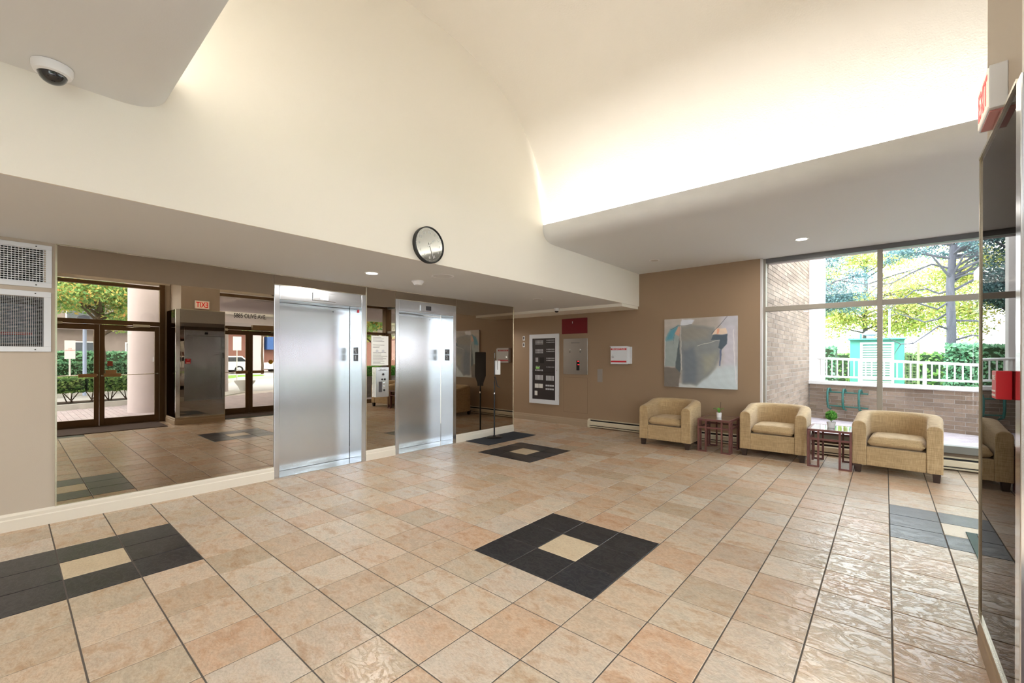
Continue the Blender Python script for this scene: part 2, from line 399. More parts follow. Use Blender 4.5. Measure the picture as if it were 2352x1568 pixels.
TM = {'b': M_tile, 'c': M_tile_c, 'k': M_black}
tm = {k: tile_mesh('tile', m) for k, m in TM.items()}
tiles = []
cy_, sy_ = math.cos(YAW), math.sin(YAW)
for u in range(-16, 17):
    for v in range(-21, 12):
        x0, x1 = (v-PV)*TS, (v+1-PV)*TS; y0, y1 = (u-PU)*TS, (u+1-PU)*TS
        lo = XW if y1 < 6.30 else -9.1
        cx0, cx1 = max(x0, lo), min(x1, XE-.03); cy0, cy1 = max(y0, YS), min(y1, 7.72 if x1 < -1.5 else 7.84)
        if cx1-cx0 < .04 or cy1-cy0 < .04: continue
        full = cx1-cx0 > TS-.001 and cy1-cy0 > TS-.001
        x, y = (x0+x1)/2, (y0+y1)/2
        d = -sy_*x + cy_*y; r = cy_*x + sy_*y
        vis = d > .8 and abs(r/d) < 1.22 and (1.42/d)*996 < 830
        blocked = x < XW or (x > .36 and y > 2.2 and x/y > .11)
        tiles.append((0 if (vis and not blocked and full) else 1, d, u, v, cx0, cy0, cx1, cy1, full))
tiles.sort()
rest = {k: MB() for k in 'bck'}
for i, (_, d, u, v, x0, y0, x1, y1, full) in enumerate(tiles):
    k = tkind(u, v)
    if _ == 0 and i < 300:
        o = bpy.data.objects.new('tile', tm[k]); C.objects.link(o); o.parent = fl
        o.location = Vector(((x0+x1)/2, (y0+y1)/2, 0)) - fl.location
    else:
        g = .0036; e = .0018
        a, b, c, dd = x0+g, y0+g, x1-g, y1-g
        rest[k].add([(a, b, -.006), (c, b, -.006), (c, dd, -.006), (a, dd, -.006), (a, b, -.0016), (c, b, -.0016), (c, dd, -.0016), (a, dd, -.0016), (a+e, b+e, 0), (c-e, b+e, 0), (c-e, dd-e, 0), (a+e, dd-e, 0)],
                    [(0, 1, 5, 4), (1, 2, 6, 5), (2, 3, 7, 6), (3, 0, 4, 7), (4, 5, 9, 8), (5, 6, 10, 9), (6, 7, 11, 10), (7, 4, 8, 11), (8, 9, 10, 11)])
for k in 'bck': rest[k].build({'b': 'beige_tiles', 'c': 'cream_tiles', 'k': 'black_tiles'}[k], TM[k], fl, kind='stuff', recalc=False)

# ------------------------------------------------------------------ walls
ZS = 2.38
wl = struct('wall_left', (XW, 3, 0))
m = MB()   # plan: solid wall with the two lift openings and the two grille openings
def wallseg(y0, y1, z0, z1): m.box(XW-.25, y0, z0, XW, y1, z1)
wallseg(YS, -.35, 0, ZS); wallseg(-.35, .20, 0, 1.50); wallseg(-.35, .20, 1.91, 2.035); wallseg(-.35, .20, 2.315, ZS)
wallseg(.20, 2.03, 0, ZS); wallseg(2.03, 3.15, 2.15, ZS); wallseg(3.15, 3.67, 0, ZS); wallseg(3.67, 4.785, 2.15, ZS); wallseg(4.785, 6.27, 0, ZS)
m.build('wall_panel', M_tan, wl)
MB().box(-9.2, 6.02, 0, XW-.25, 6.27, ZS).build('corridor_wall', M_tan, wl)
MB().box(-6.6, 1.8, 0, -6.5, 5.0, 2.6).build('shaft_wall', M_dark, wl)
wb = struct('wall_back', (-4, YF, 0))
MB().box(-9.2, YF, 0, -1.495, YF+.25, 3.3).build('wall_panel', M_brown, wb)
MB().box(-1.495, YF+.17, 0, XE, YF+.25, .21).build('under_sill_wall', M_brown, wb)
m = MB()   # recessed hairline around the painted access hatch
for a in ((-5.23, .262, -5.226, 1.0), (-4.644, .262, -4.64, 1.0), (-5.23, .262, -4.64, .266), (-5.23, .996, -4.64, 1.0)):
    m.box(a[0], YF-.0015, a[1], a[2], YF, a[3])
m.build('access_hatch', pbr('hatch_joint', (120, 96, 72), .7), wb)
wc = struct('wall_corridor_end', (-9.2, 7, 0)); MB().box(-9.35, 6.0, 0, -9.2, 7.9, ZS).build('wall_panel', M_brown, wc)
wsn = struct('wall_south', (-2, YS, 0)); MB().box(-5.6, YS-.2, 0, XE+.2, YS, 3.3).build('wall_panel', M_tan, wsn)
we = struct('wall_right', (XE, 0, 0))
MB().box(XE, YS, 0, XE+.15, YS+.2, 3.3).build('wall_panel', M_tan, we)
MB().box(XE, YS, 2.96, XE+.15, 8.05, 5.2).build('upper_wall', M_cream, we)
m = MB().box(.37, 2.35, 2.40, XE, 3.04, 5.0); m.build('pillar_upper', M_tan, we)

# ------------------------------------------------------------------ ceiling: soffit, fascia, vault, bulkheads
ce = struct('ceiling', (-2, 3, 3))
MB().box(-9.2, YS, ZS, -3.545, YF, ZS+.12).build('soffit', M_soffit, ce)
MB().box(-3.545, YS, 2.378, -3.53, YF, 5.05).build('fascia', M_cream, ce)
MB().box(-9.2, 7.06, 2.325, -3.55, YF, ZS+.01).build('dropped_bulkhead', M_cream, ce, bevel=.003)
def vprof(off=0):
    pts = []; a, h, n = 2.08+off, 1.81+off, 2.3
    for i in range(61):
        t = PI*i/60; c, s_ = math.cos(t), math.sin(t)
        pts.append((2.69 + a*math.copysign(abs(c)**(2/n), c), 3.05 + h*abs(s_)**(2/n)))
    return pts
p = vprof(); q = vprof(.08)[::-1]
MB().extrude(p + q, 'X', -3.532, XE).build('vault', M_vault, ce, smooth=True)
def lip(y0, sgn, yend, zc):
    """rounded cove bulkhead: lip at y0, flat ceiling out to yend"""
    P = [(y0 + sgn*.024, 3.206), (y0, 3.206)]
    for i in range(13):
        a = PI/2*i/12
        P.append((y0 + sgn*.25*(1-math.cos(a))**1.3, zc + .205*(1-math.sin(a)**.9)))
    P += [(yend, zc), (yend, 3.3), (y0 + sgn*.30, 3.3), (y0 + sgn*.12, 3.08), (y0 + sgn*.024, 3.08)]
    return MB().extrude(P, 'X', -3.53, XE)
lip(4.703, 1, 8.05, 2.985).build('cove_bulkhead', M_soffit, ce, smooth=True)
lip(.677, -1, YS, 2.962).build('cove_bulkhead', M_soffit, ce, smooth=True)
rf = MB().box(-9.4, YS-.3, 5.15, XE+.3, 8.3, 5.35); rf.box(-9.4, YS-.3, 2.5, -9.2, 8.05, 5.2); rf.box(-9.4, YS-.3, 3.2, XE+.3, YS-.15, 5.2); rf.box(-9.4, 7.97, 3.0, XE+.3, 8.3, 5.2)
rf.build('roof_shell', M_stucco, ce)  # unseen box added around the vault to keep sky light from leaking in

# baseboards
def baseboard(name, mat, x0, y0, x1, y1, nx, ny, h=.14, t=.018):
    """run from (x0,y0) to (x1,y1); (nx,ny) points into the room"""
    prof = [(0, 0), (t, 0), (t, h*.62), (t*.72, h*.68), (t*.72, h*.86), (t*.35, h), (0, h)]
    vs = []; n = len(prof)
    for (x, y) in ((x0, y0), (x1, y1)):
        for a, z in prof: vs.append((x+nx*a, y+ny*a, z))
    fs = [(i, (i+1) % n, n+(i+1) % n, n+i) for i in range(n)] + [tuple(range(n))[::-1], tuple(range(n, 2*n))]
    o = MB().add(vs, fs).build(name, mat, origin=((x0+x1)/2, (y0+y1)/2, 0)); return S(o)
baseboard('baseboard_left', M_base, XW, YS, XW, 2.01, 1, 0)
baseboard('baseboard_left', M_base, XW, 3.177, XW, 3.642, 1, 0)
baseboard('baseboard_left', M_base, XW, 4.81, XW, 6.262, 1, 0)
baseboard('baseboard_corridor', M_base, -9.2, 6.27, XW, 6.27, 0, 1)
baseboard('baseboard_back', M_basebr, -9.2, YF, -4.60, YF, 0, -1)
baseboard('baseboard_south', M_base, -5.4, YS, XE, YS, 0, 1)
S(MB().box(-1.505, YF-.004, .0, -1.478, YF+.14, 3.0).build('trim_1', pbr('white_corner_bead', (205, 200, 198), .5), origin=(-1.49, YF, 0)))

# ------------------------------------------------------------------ mirrors
def mirror_panel(y0, y1, z0, z1, label, trim_top=False, trim_sides=()):
    t = thing('wall_mirror', label, 'mirror', (XW, (y0+y1)/2, z0))
    MB().box(XW, y0, z0, XW+.006, y1, z1).build('mirror_glass', M_mirror, t)
    m = MB(); w_ = .008
    m.box(XW, y0, z0-.006, XW+.010, y1, z0)
    if trim_top: m.box(XW, y0-.004, z1, XW+.012, y1+.004, z1+.008)
    for s_ in trim_sides:
        ys = y0 if s_ < 0 else y1
        m.box(XW, ys-.006, z0-.006, XW+.012, ys+.006, z1+.004)
    m.build('edge_trim', M_gold, t)
    return t
mirror_panel(.272, 2.004, .146, 2.372, 'large bronze mirror left of the first lift, reflecting the entrance doors', True, (-1,))
mirror_panel(2.010, 3.174, 2.262, 2.372, 'narrow bronze mirror strip above the left lift', True)
mirror_panel(3.182, 3.640, .146, 2.372, 'tall narrow bronze mirror between the two lifts, behind the call panel', True, (-1,))
mirror_panel(3.646, 4.806, 2.262, 2.372, 'narrow bronze mirror strip above the right lift', True)
mirror_panel(4.814, 6.262, .146, 2.372, 'bronze mirror right of the second lift, behind the hand sanitiser stand', False, (1,))
pm = thing('mirrored_pillar', 'smoked mirror clad pillar under the exit sign at the right edge', 'pillar', (.8, 2.7, 0))
MB().box(.372, 2.30, .02, 1.16, 3.11, 2.395).build('pillar_core', M_dark, pm)
MB().box(.360, 2.335, .15, .370, 3.13, 2.40).build('mirror_glass', M_mirror2, pm)
MB().box(.40, 2.262, .15, 1.15, 2.272, 2.40).build('mirror_glass', M_mirror2, pm)
MB().box(.353, 2.255, .15, .40, 2.332, 2.402).build('corner_trim', M_chrome, pm, bevel=.003, seg=2)
m = MB().box(.352, 2.33, 2.40, .374, 3.135, 2.414); m.box(.354, 3.128, .15, .372, 3.137, 2.405); m.box(.352, 2.33, .142, .372, 3.135, .15); m.build('edge_trim', M_gold, pm)
def bb(mb, x0, y0, x1, y1, nx, ny, h=.14, t=.018):
    prof = [(0, 0), (t, 0), (t, h*.62), (t*.72, h*.68), (t*.72, h*.86), (t*.35, h), (0, h)]; n = len(prof); vs = []
    for (x, y) in ((x0, y0), (x1, y1)):
        for a, z in prof: vs.append((x+nx*a, y+ny*a, z))
    mb.add(vs, [(i, (i+1) % n, n+(i+1) % n, n+i) for i in range(n)] + [tuple(range(n))[::-1], tuple(range(n, 2*n))])
m = MB(); bb(m, .370, 2.25, .370, 3.14, -1, 0); bb(m, .37, 2.262, 1.15, 2.262, 0, -1); m.build('baseboard', M_basebr, pm)

# ------------------------------------------------------------------ lifts
def lift(y0, y1, name_no, label, lit):
    t = thing('elevator', label, 'elevator', (XW, (y0+y1)/2, 0))
    i0, i1 = y0+.06, y1-.065; xf = XW+.012; xd = XW-.30
    m = MB(); m.box(xd, y0, 0, xf, i0, 2.255); m.box(xd, i1, 0, xf, y1, 2.255); m.box(xd, i0, 2.09, xf, i1, 2.255)
    m.build('door_frame', M_steelf, t, bevel=.004)
    MB().box(xd-.03, i0, .006, xd, i1-.004, 2.088).build('door_panel', M_steel, t, bevel=.002)
    MB().box(xd-.03, i0, -.002, XW, i1, .004).build('sill', M_steelf, t)
    yc = (y0+y1)/2
    d = MB().box(xf, yc-.145, 2.118, xf+.014, yc+.15, 2.218).build('floor_indicator', M_whitem if False else M_steelf, t, bevel=.004)
    MB().box(xf+.014, yc-.05, 2.135, xf+.016, yc+.05, 2.202).build('indicator_screen', M_lcdw if lit else M_panel, d)
    for z0, s_ in ((1.458, '*L'), (1.362, name_no)):
        pl = MB().box(-5.59, i1-.005, z0, -5.484, i1, z0+.090).build('jamb_plate', M_panel, t)
        text('plate_lettering', s_, .075, (-5.537, i1-.006, z0+.043), (1, 0, 0), (0, 0, 1), M_grey, pl)
    MB().lathe((xd, i0+.80, 2.03), [(.006, 0), (.006, .004)], 12, 'X').build('release_hole', M_dark, t)
    return t
t = lift(2.008, 3.175, '1', 'left stainless steel lift door with lit white indicator', True)
MB().box(XW-.10, 3.103, 2.02, XW-.06, 3.11, 2.06).build('hall_lantern', M_redb, t)
lift(3.645, 4.808, '2', 'right stainless steel lift door with unlit indicator', False)

# call panel and notice on the middle mirror
t = thing('call_panel', 'grey steel lift call panel with round buttons on narrow mirror', 'control panel', (XW+.006, 3.4, .86))
MB().box(XW+.006, 3.30, .86, XW+.055, 3.505, 1.275).build('panel_box', M_steelf, t, bevel=.003)
xs = XW+.055
MB().box(xs, 3.345, .93, xs+.004, 3.395, 1.075).build('card_reader', M_panel, t)
for (yy, zz, r, mt) in ((3.415, 1.175, .016, M_dark), (3.398, 1.105, .013, M_dark), (3.44, 1.105, .015, M_dark), (3.43, 1.055, .013, M_chrome), (3.43, 1.008, .013, M_chrome), (3.43, .955, .014, M_dark)):
    MB().lathe((xs, yy, zz), [(r, 0), (r, .005), (r*.7, .007)], 16, 'X').build('button', mt, t, smooth=True)
text('panel_lettering', 'IN CASE OF FIRE\nDO NOT USE ELEVATOR', .012, (xs+.001, 3.41, 1.235), (0, 1, 0), (0, 0, 1), M_text, t)
t = thing('notice', 'white safety notice sheets taped on the narrow mirror above the call panel', 'notice', (XW+.007, 3.39, 1.3))
MB().box(XW+.007, 3.258, 1.30, XW+.010, 3.525, 1.713).build('paper_sheet', M_paper, t)
m = MB(); random.seed(3)
for i in range(22):
    z = 1.69-.0175*i
    if i in (4, 5, 9, 10, 11): continue
    m.box(XW+.010, 3.28, z-.002, XW+.0104, 3.28+random.uniform(.1, .23), z+.002)
m.build('printed_lines', M_text, t)
for yy in (3.345, 3.44): MB().lathe((XW+.0105, yy, 1.50), [(.022, 0), (.022, .0006)], 16, 'X').build('hand_pictogram', M_grey, t)
MB().box(XW+.007, 3.41, 1.282, XW+.020, 3.50, 1.292).build('black_clip', M_dark, t)

# ------------------------------------------------------------------ ventilation grilles
def vent(y0, y1, z0, z1, iy0, iy1, iz0, iz1, dy, dz, label, back):
    t = thing('ventilation_grille', label, 'grille', (XW, (y0+y1)/2, z0))
    m = MB(); X0, X1 = XW, XW+.012
    m.box(X0, y0, z0, X1, y1, iz0); m.box(X0, y0, iz1, X1, y1, z1); m.box(X0, y0, iz0, X1, iy0, iz1); m.box(X0, iy1, iz0, X1, y1, iz1)
    m.build('frame', M_whitem, t, bevel=.003)
    m = MB(); y = iy0
    while y < iy1: m.box(XW-.02, y, iz0, XW+.004, y+dy*.16, iz1); y += dy
    m.build('vertical_bars', M_grey if back else M_whitem, t, kind='stuff')
    m = MB(); z = iz0
    while z < iz1: m.box(XW-(.012 if back else .03), iy0, z, XW+.002, iy1, z+dz*(.14 if back else .3)); z += dz
    m.build('horizontal_louvres', M_grey if back else M_whitem, t, kind='stuff')
    for yy, zz in ((y1-.09, z0+.018), (y1-.09, z1-.018)):
        MB().lathe((X1, yy, zz), [(.005, 0), (.004, .002)], 10, 'X').build('screw', M_dark, t)
    MB().box(XW-.26, iy0-.02, iz0-.02, XW-.245, iy1+.02, iz1+.02).build('duct_back', M_dark, t)
    if back:
        MB().box(XW-.24, iy0, iz0+.03, XW-.23, iy1-.03, iz1-.05).build('control_board', pbr('blue_grey_board', (92, 116, 132), .5), t)
        MB().box(XW-.23, iy0+.3, 1.60, XW-.226, iy1-.06, 1.625).build('red_strip', M_redb, t)
vent(-.45, .247, 1.995, 2.352, -.35, .212, 2.037, 2.316, .0195, .0182, 'white louvred air grille, upper of the two left of the mirror', False)
vent(-.45, .243, 1.456, 1.959, -.35, .20, 1.497, 1.914, .0116, .0116, 'white framed wire mesh grille, lower of the two left of the mirror', True)

# ------------------------------------------------------------------ clock
t = thing('wall_clock', 'round black rimmed wall clock on the cream fascia', 'clock', (-3.53, 2.755, 2.545))
MB().lathe((-3.53, 2.755, 2.545), [(.170, 0), (.183, .006), (.183, .046), (.178, .050), (.172, .050), (.172, .010)], 64, 'X', False).build('rim', M_dark, t, smooth=True)
MB().lathe((-3.53, 2.755, 2.545), [(.171, .035), (.171, .040)], 64, 'X').build('dial', pbr('mirror_grey_dial', (150, 152, 150), .07, 1), t)
for h in range(1, 13):
    a = PI/2 - 2*PI*h/12
    text('numeral', str(h), .036, (-3.4885, 2.755+.126*math.cos(a), 2.545+.126*math.sin(a)), (0, 1, 0), (0, 0, 1), M_white, t, ext=.0003)
m = MB()
for k in range(60):
    a = 2*PI*k/60; R = Matrix.Translation((-3.4895, 2.755, 2.545)) @ Matrix.Rotation(a, 4, 'X')
    m.box(0, -.0008, .153, .0006, .0008, .160 if k % 5 else .165, R)
m.build('minute_marks', M_white, t)
def hand(ang, L, wd, name, x):
    R = Matrix.Translation((x, 2.755, 2.545)) @ Matrix.Rotation(-ang, 4, 'X')
    MB().box(0, -wd/2, -.025, .0012, wd/2, L, R).build(name, M_white, t)
hand(math.radians(48), .090, .007, 'hour_hand', -3.4880); hand(math.radians(159), .140, .005, 'minute_hand', -3.4865)
MB().lathe((-3.4885, 2.755, 2.545), [(.008, 0), (.008, .004)], 16, 'X').build('hub', M_white, t)
# ------------------------------------------------------------------ ceiling fittings
def pot(p, lit, label):
    t = thing('recessed_light', label, 'ceiling light', p)
    x, y, z = p
    MB().lathe((x, y, z), [(.062, -.004), (.078, -.004), (.082, 0), (.062, 0), (.062, -.004)], 32, 'Z', False).build('trim_ring', M_white, t, smooth=True)
    MB().lathe((x, y, z), [(.062, -.006), (.062, -.001)], 32).build('lens', M_lit if lit else M_unlit, t)
pot((-4.486, 2.714, ZS), True, 'lit recessed spotlight in the soffit before the left lift')
pot((-.843, 6.795, 2.985), True, 'lit recessed spotlight above the armchairs near the window')
pot((-4.386, 5.704, ZS), False, 'unlit recessed light in the soffit near the dome camera')
pot((-2.836, 6.769, 2.985), False, 'unlit recessed light in the ceiling left of the painting')
for i, p in enumerate(POTS_ON[2:]): pot(p, True, ['lit recessed spotlight in the ceiling behind the viewer by the south wall', 'lit recessed spotlight behind the viewer nearest the entrance', 'lit recessed spotlight in the soffit beyond the grilles', 'lit recessed spotlight in the side corridor'][i])
t = thing('smoke_detector', 'white round smoke detector on the soffit between lifts', 'smoke detector', (-4.5, 3.37, ZS))
MB().lathe((-4.5, 3.37, ZS), [(.078, 0), (.078, -.012), (.05, -.045), (.046, -.052), (.02, -.054)], 32).build('housing', M_white, t, smooth=True)
MB().lathe((-4.5, 3.37, ZS), [(.0485, -.044), (.0485, -.047), (.044, -.047), (.044, -.044)], 32, 'Z', False).build('vent_slot', M_dark, t)
t = thing('ceiling_speaker', 'flush round white ceiling speaker grille under the clock', 'speaker', (-4.0, 3.35, ZS))
MB().lathe((-4.0, 3.35, ZS), [(.112, 0), (.112, -.002), (.128, -.006), (.134, -.004), (.136, 0)], 40, 'Z', False).build('ring', M_white, t, smooth=True)
MB().lathe((-4.0, 3.35, ZS), [(.112, -.003), (.111, -.001)], 40).build('grille', pbr('speaker_mesh', (218, 218, 217), .8), t)
def dome(c, r, label, hs=1.0):
    t = thing('dome_camera', label, 'camera', c); x, y, z = c
    MB().lathe(c, [(r, 0), (r, -.010*hs), (r*.99, -r*.32*hs), (r*.90, -r*.55*hs), (r*.72, -r*.62*hs), (r*.70, -r*.60*hs)], 40).build('housing', M_white, t, smooth=True)
    prof = [(r*.70, -r*.58*hs)] + [(r*.70*math.cos(a), -r*.58*hs - r*.62*math.sin(a)) for a in [PI/2*k/8 for k in range(1, 8)]] + [(.004, -r*(.62+.58*hs))]
    MB().lathe(c, prof, 32).build('dome', M_smoke, t, smooth=True)
dome((-3.37, .155, 2.96), .080, 'large white dome camera under the rounded bulkhead at upper left')
dome((-4.90, 6.98, ZS), .055, 'small white dome camera under the soffit near the red plate', 1.7)
t = thing('sprinkler_head', 'tiny white sprinkler head on the corridor soffit by the mirror edge', 'sprinkler', (-6.02, 6.9, ZS))
MB().lathe((-6.02, 6.9, ZS), [(.03, 0), (.03, -.004), (.01, -.008), (.01, -.02), (.02, -.022), (.02, -.025)], 16).build('head', M_white, t)

# ------------------------------------------------------------------ things on the brown wall
YW = YF
t = thing('fire_alarm_cabinet', 'tall white framed fire alarm panel with charcoal face on brown wall', 'alarm panel', (-5.75, YW, .39))
x0, x1, z0, z1 = -6.15, -5.345, .39, 1.93; a0, a1, b0, b1 = -6.068, -5.435, .485, 1.837
m = MB(); Y0 = YW-.03; Y1 = YW
m.box(x0, Y0, z0, x1, Y1, b0); m.box(x0, Y0, b1, x1, Y1, z1); m.box(x0, Y0, b0, a0, Y1, b1); m.box(a1, Y0, b0, x1, Y1, b1)
m.build('panel_frame', M_whitem, t, bevel=.003)
MB().box(a0, YW-.014, b0, a1, YW-.004, b1).build('charcoal_face', M_panel, t)
def rows(cx, cz, nx, nz, dx, dz, w_, h_, name, mt=M_grey):
    m = MB()
    for i in range(nx):
        for j in range(nz): m.box(cx+i*dx, YW-.017, cz-j*dz-h_, cx+i*dx+w_, YW-.014, cz-j*dz)
    return m.build(name, mt, t, kind='stuff' if nx*nz > 1 else None)
WX = lambda px: -6.161 + (px-232)/446*.816    # photo crop px -> wall x
WZ = lambda py: 1.93 - (py-305)/1050*1.54
for cz in (398, 532): rows(WX(330), WZ(cz), 6, 4, .037, .024, .027, .015, 'button_block')
for cz in (392, 528, 662): rows(WX(497), WZ(cz), 6, 2, .037, .046, .024, .018, 'button_row')
rows(WX(332), WZ(660), 2, 5, .040, .020, .030, .014, 'button_block')
rows(WX(497), WZ(794), 6, 1, .037, .046, .022, .016, 'button_row')
rows(WX(335), WZ(800), 1, 1, .1, .1, .105, .042, 'green_display', M_lcd)
rows(WX(328), WZ(840), 6, 1, .037, .046, .022, .034, 'keypad'); rows(WX(335), WZ(786), 3, 1, .045, .04, .024, .012, 'keypad')
rows(WX(395), WZ(655), 1, 1, .1, .1, .12, .13, 'loudspeaker', M_dark)
rows(WX(328), WZ(925), 6, 1, .037, .046, .028, .105, 'label_strips'); rows(WX(490), WZ(928), 6, 1, .037, .046, .028, .110, 'label_strips')
rows(WX(320), WZ(1055), 2, 1, .118, .1, .108, .096, 'paper_label', M_paper); rows(WX(485), WZ(1065), 4, 2, .057, .078, .05, .036, 'label_strips')
rows(WX(318), WZ(1165), 1, 1, .1, .1, .078, .100, 'paper_label', M_paper)
for zz in (875,): rows(WX(282), WZ(zz), 1, 1, .1, .1, .615, .008, 'panel_joint', M_dark)
MB().lathe((-5.39, YW-.03, 1.14), [(.009, 0), (.008, -.004)], 12, 'Y').build('lock', M_chrome, t)
t = thing('red_cover_plate', 'dark red cover plate high on brown wall above steel annunciator', 'cover plate', (-4.96, YW, 1.915))
MB().box(-5.266, YW-.02, 1.915, -4.648, YW, 2.234).build('plate', M_red, t, bevel=.003)
m = MB(); m.lathe((-5.0, YW-.02, 2.165), [(.007, 0), (.007, -.004)], 12, 'Y'); m.box(-5.003, YW-.026, 2.13, -4.997, YW-.02, 2.155); m.build('latch', M_white, t)
t = thing('annunciator', 'brushed steel annunciator plate with keyholes and red display', 'control panel', (-4.93, YW, 1.063))
MB().box(-5.230, YW-.018, 1.063, -4.634, YW, 1.813).build('steel_plate', M_steelf, t, bevel=.003)
for xk in (-5.062, -4.812):
    k = MB().lathe((xk, YW-.018, 1.578), [(.016, 0), (.016, -.006), (.010, -.009)], 20, 'Y').build('key_switch', M_chrome, t, smooth=True)
    MB().lathe((xk, YW-.018, 1.532), [(.012, 0), (.010, -.004)], 16, 'Y').build('indicator_hole', M_dark, t)
d = MB().box(-4.899, YW-.022, 1.150, -4.828, YW-.018, 1.352).build('display_window', M_dark, t)
MB().box(-4.873, YW-.0235, 1.330, -4.836, YW-.022, 1.342).build('red_led', M_led, d); MB().box(-4.868, YW-.0235, 1.262, -4.830, YW-.022, 1.272).build('red_led', M_led, d)
text('plate_lettering', 'FIRE FIGHTER\'S SERVICE', .020, (-4.93, YW-.0185, 1.72), (1, 0, 0), (0, 0, 1), M_text, t)
t = thing('key_switch', 'small white key switch plate, upper of two left of the alarm panel', 'switch', (-6.33, YW, 1.8))
def ks(z, lab, t):
    MB().box(-6.362, YW-.008, z, -6.300, YW, z+.105).build('plate', M_white, t, bevel=.002)
    MB().box(-6.345, YW-.011, z+.025, -6.317, YW-.008, z+.085).build('rocker', M_panel, t)
ks(1.802, '', t)
t = thing('key_switch', 'small white key switch plate, lower of two left of the alarm panel', 'switch', (-6.33, YW, 1.65)); ks(1.651, '', t)
t = thing('document_box', 'white metal fire safety plan box with red bands on brown wall', 'box', (-3.9, YW, 1.29))
MB().box(-4.05, YW-.085, 1.297, -3.665, YW, 1.622).build('box_body', M_whitem, t, bevel=.003)
MB().box(-4.068, YW-.100, 1.290, -3.715, YW-.085, 1.632).build('door', M_whitem, t, bevel=.003)
b = MB().box(-4.062, YW-.1015, 1.560, -3.737, YW-.100, 1.594).build('red_band', M_redb, t)
text('band_lettering', 'FIRE SAFETY PLAN', .030, (-3.90, YW-.1025, 1.577), (1, 0, 0), (0, 0, 1), M_white, b, xs=1.12)
MB().box(-4.062, YW-.1015, 1.325, -3.737, YW-.100, 1.357).build('red_band', M_redb, t)
m = MB().lathe((-4.022, YW-.100, 1.462), [(.007, 0), (.007, -.006)], 12, 'Y'); m.box(-4.042, YW-.112, 1.408, -4.002, YW-.100, 1.438); m.build('padlock', M_steelf, t)
m = MB(); m.box(-4.085, YW-.104, 1.628, -3.715, YW-.02, 1.636); m.build('lid_lip', M_whitem, t)
t = thing('blank_plate', 'tall narrow grey blank plate on brown wall below the document box', 'cover plate', (-4.36, YW, .925))
MB().box(-4.412, YW-.006, .925, -4.300, YW, 1.185).build('plate', pbr('grey_beige_plate', (150, 142, 134), .5), t, bevel=.002)

# painting (abstract, painted on the canvas grid)
def PT(x, y):
    u = (x-55)/810; return (u, (y-(90-45*u))/((835+30*u)-(90-45*u)))
PATCH = [  # (outline, colour, edge softness)
 ([(700, 40), (870, 40), (870, 870), (700, 870)], (204, 202, 214), .07),
 ([(230, 800), (870, 830), (870, 880), (230, 880)], (208, 212, 212), .02),
 ([(440, 790), (540, 700), (640, 610), (880, 590), (880, 880), (440, 880)], (204, 217, 224), .06),
 ([(250, 170), (400, 150), (620, 180), (680, 330), (690, 480), (640, 620), (560, 720), (430, 820), (275, 800), (250, 400)], (140, 146, 149), .025),
 ([(255, 180), (400, 165), (600, 190), (560, 300), (250, 330)], (150, 148, 142), .05),
 ([(275, 430), (400, 400), (440, 560), (430, 800), (280, 790)], (118, 127, 138), .045),
 ([(500, 490), (650, 460), (630, 620), (520, 700)], (162, 163, 152), .06),
 ([(66, 310), (130, 200), (230, 160), (235, 400), (190, 610), (60, 615)], (160, 172, 172), .008),
 ([(96, 270), (130, 200), (225, 160), (182, 250), (160, 310), (75, 330)], (90, 156, 178), .03),
 ([(222, 168), (246, 180), (236, 280), (180, 250)], (205, 168, 152), .006),
 ([(235, 300), (246, 520), (255, 600), (240, 690), (190, 640), (195, 560), (215, 430)], (88, 100, 106), .009),
 ([(50, 620), (185, 625), (250, 690), (225, 840), (50, 850)], (124, 117, 110), .012),
 ([(265, 84), (410, 90), (380, 145), (245, 160)], (220, 225, 236), .012),
 ([(760, 40), (870, 40), (860, 150), (720, 170), (690, 140)], (196, 196, 206), .015),
 ([(640, 190), (745, 182), (765, 245), (605, 258)], (238, 216, 196), .004),
 ([(655, 190), (680, 190), (672, 250), (652, 252)], (235, 174, 146), .008),
 ([(615, 260), (765, 250), (755, 360), (700, 425), (670, 400), (680, 320), (590, 315)], (84, 100, 114), .007),
 ([(683, 420), (705, 420), (691, 605), (678, 600)], (105, 118, 150), .004)]
LINES = [((760, 55), (600, 245), (80, 80, 94), .0035), ((440, 380), (680, 315), (228, 228, 222), .0035), ((250, 165), (262, 650), (222, 222, 220), .004),
         ((822, 200), (836, 560), (236, 234, 238), .006), ((836, 560), (855, 800), (232, 232, 240), .006), ((66, 330), (60, 600), (220, 224, 226), .003), ((130, 200), (225, 158), (60, 66, 74), .0025), ((180, 250), (158, 360), (84, 110, 120), .002), ((235, 160), (380, 148), (70, 76, 84), .0025)]
PATCH = [([PT(*q) for q in pl], c, w_) for pl, c, w_ in PATCH]; LINES = [(PT(*a), PT(*b), c, w_) for a, b, c, w_ in LINES]
def segd(p, a, b):
    dx, dy = b[0]-a[0], b[1]-a[1]; t_ = max(0, min(1, ((p[0]-a[0])*dx+(p[1]-a[1])*dy)/(dx*dx+dy*dy))); return math.hypot(p[0]-a[0]-dx*t_, p[1]-a[1]-dy*t_)
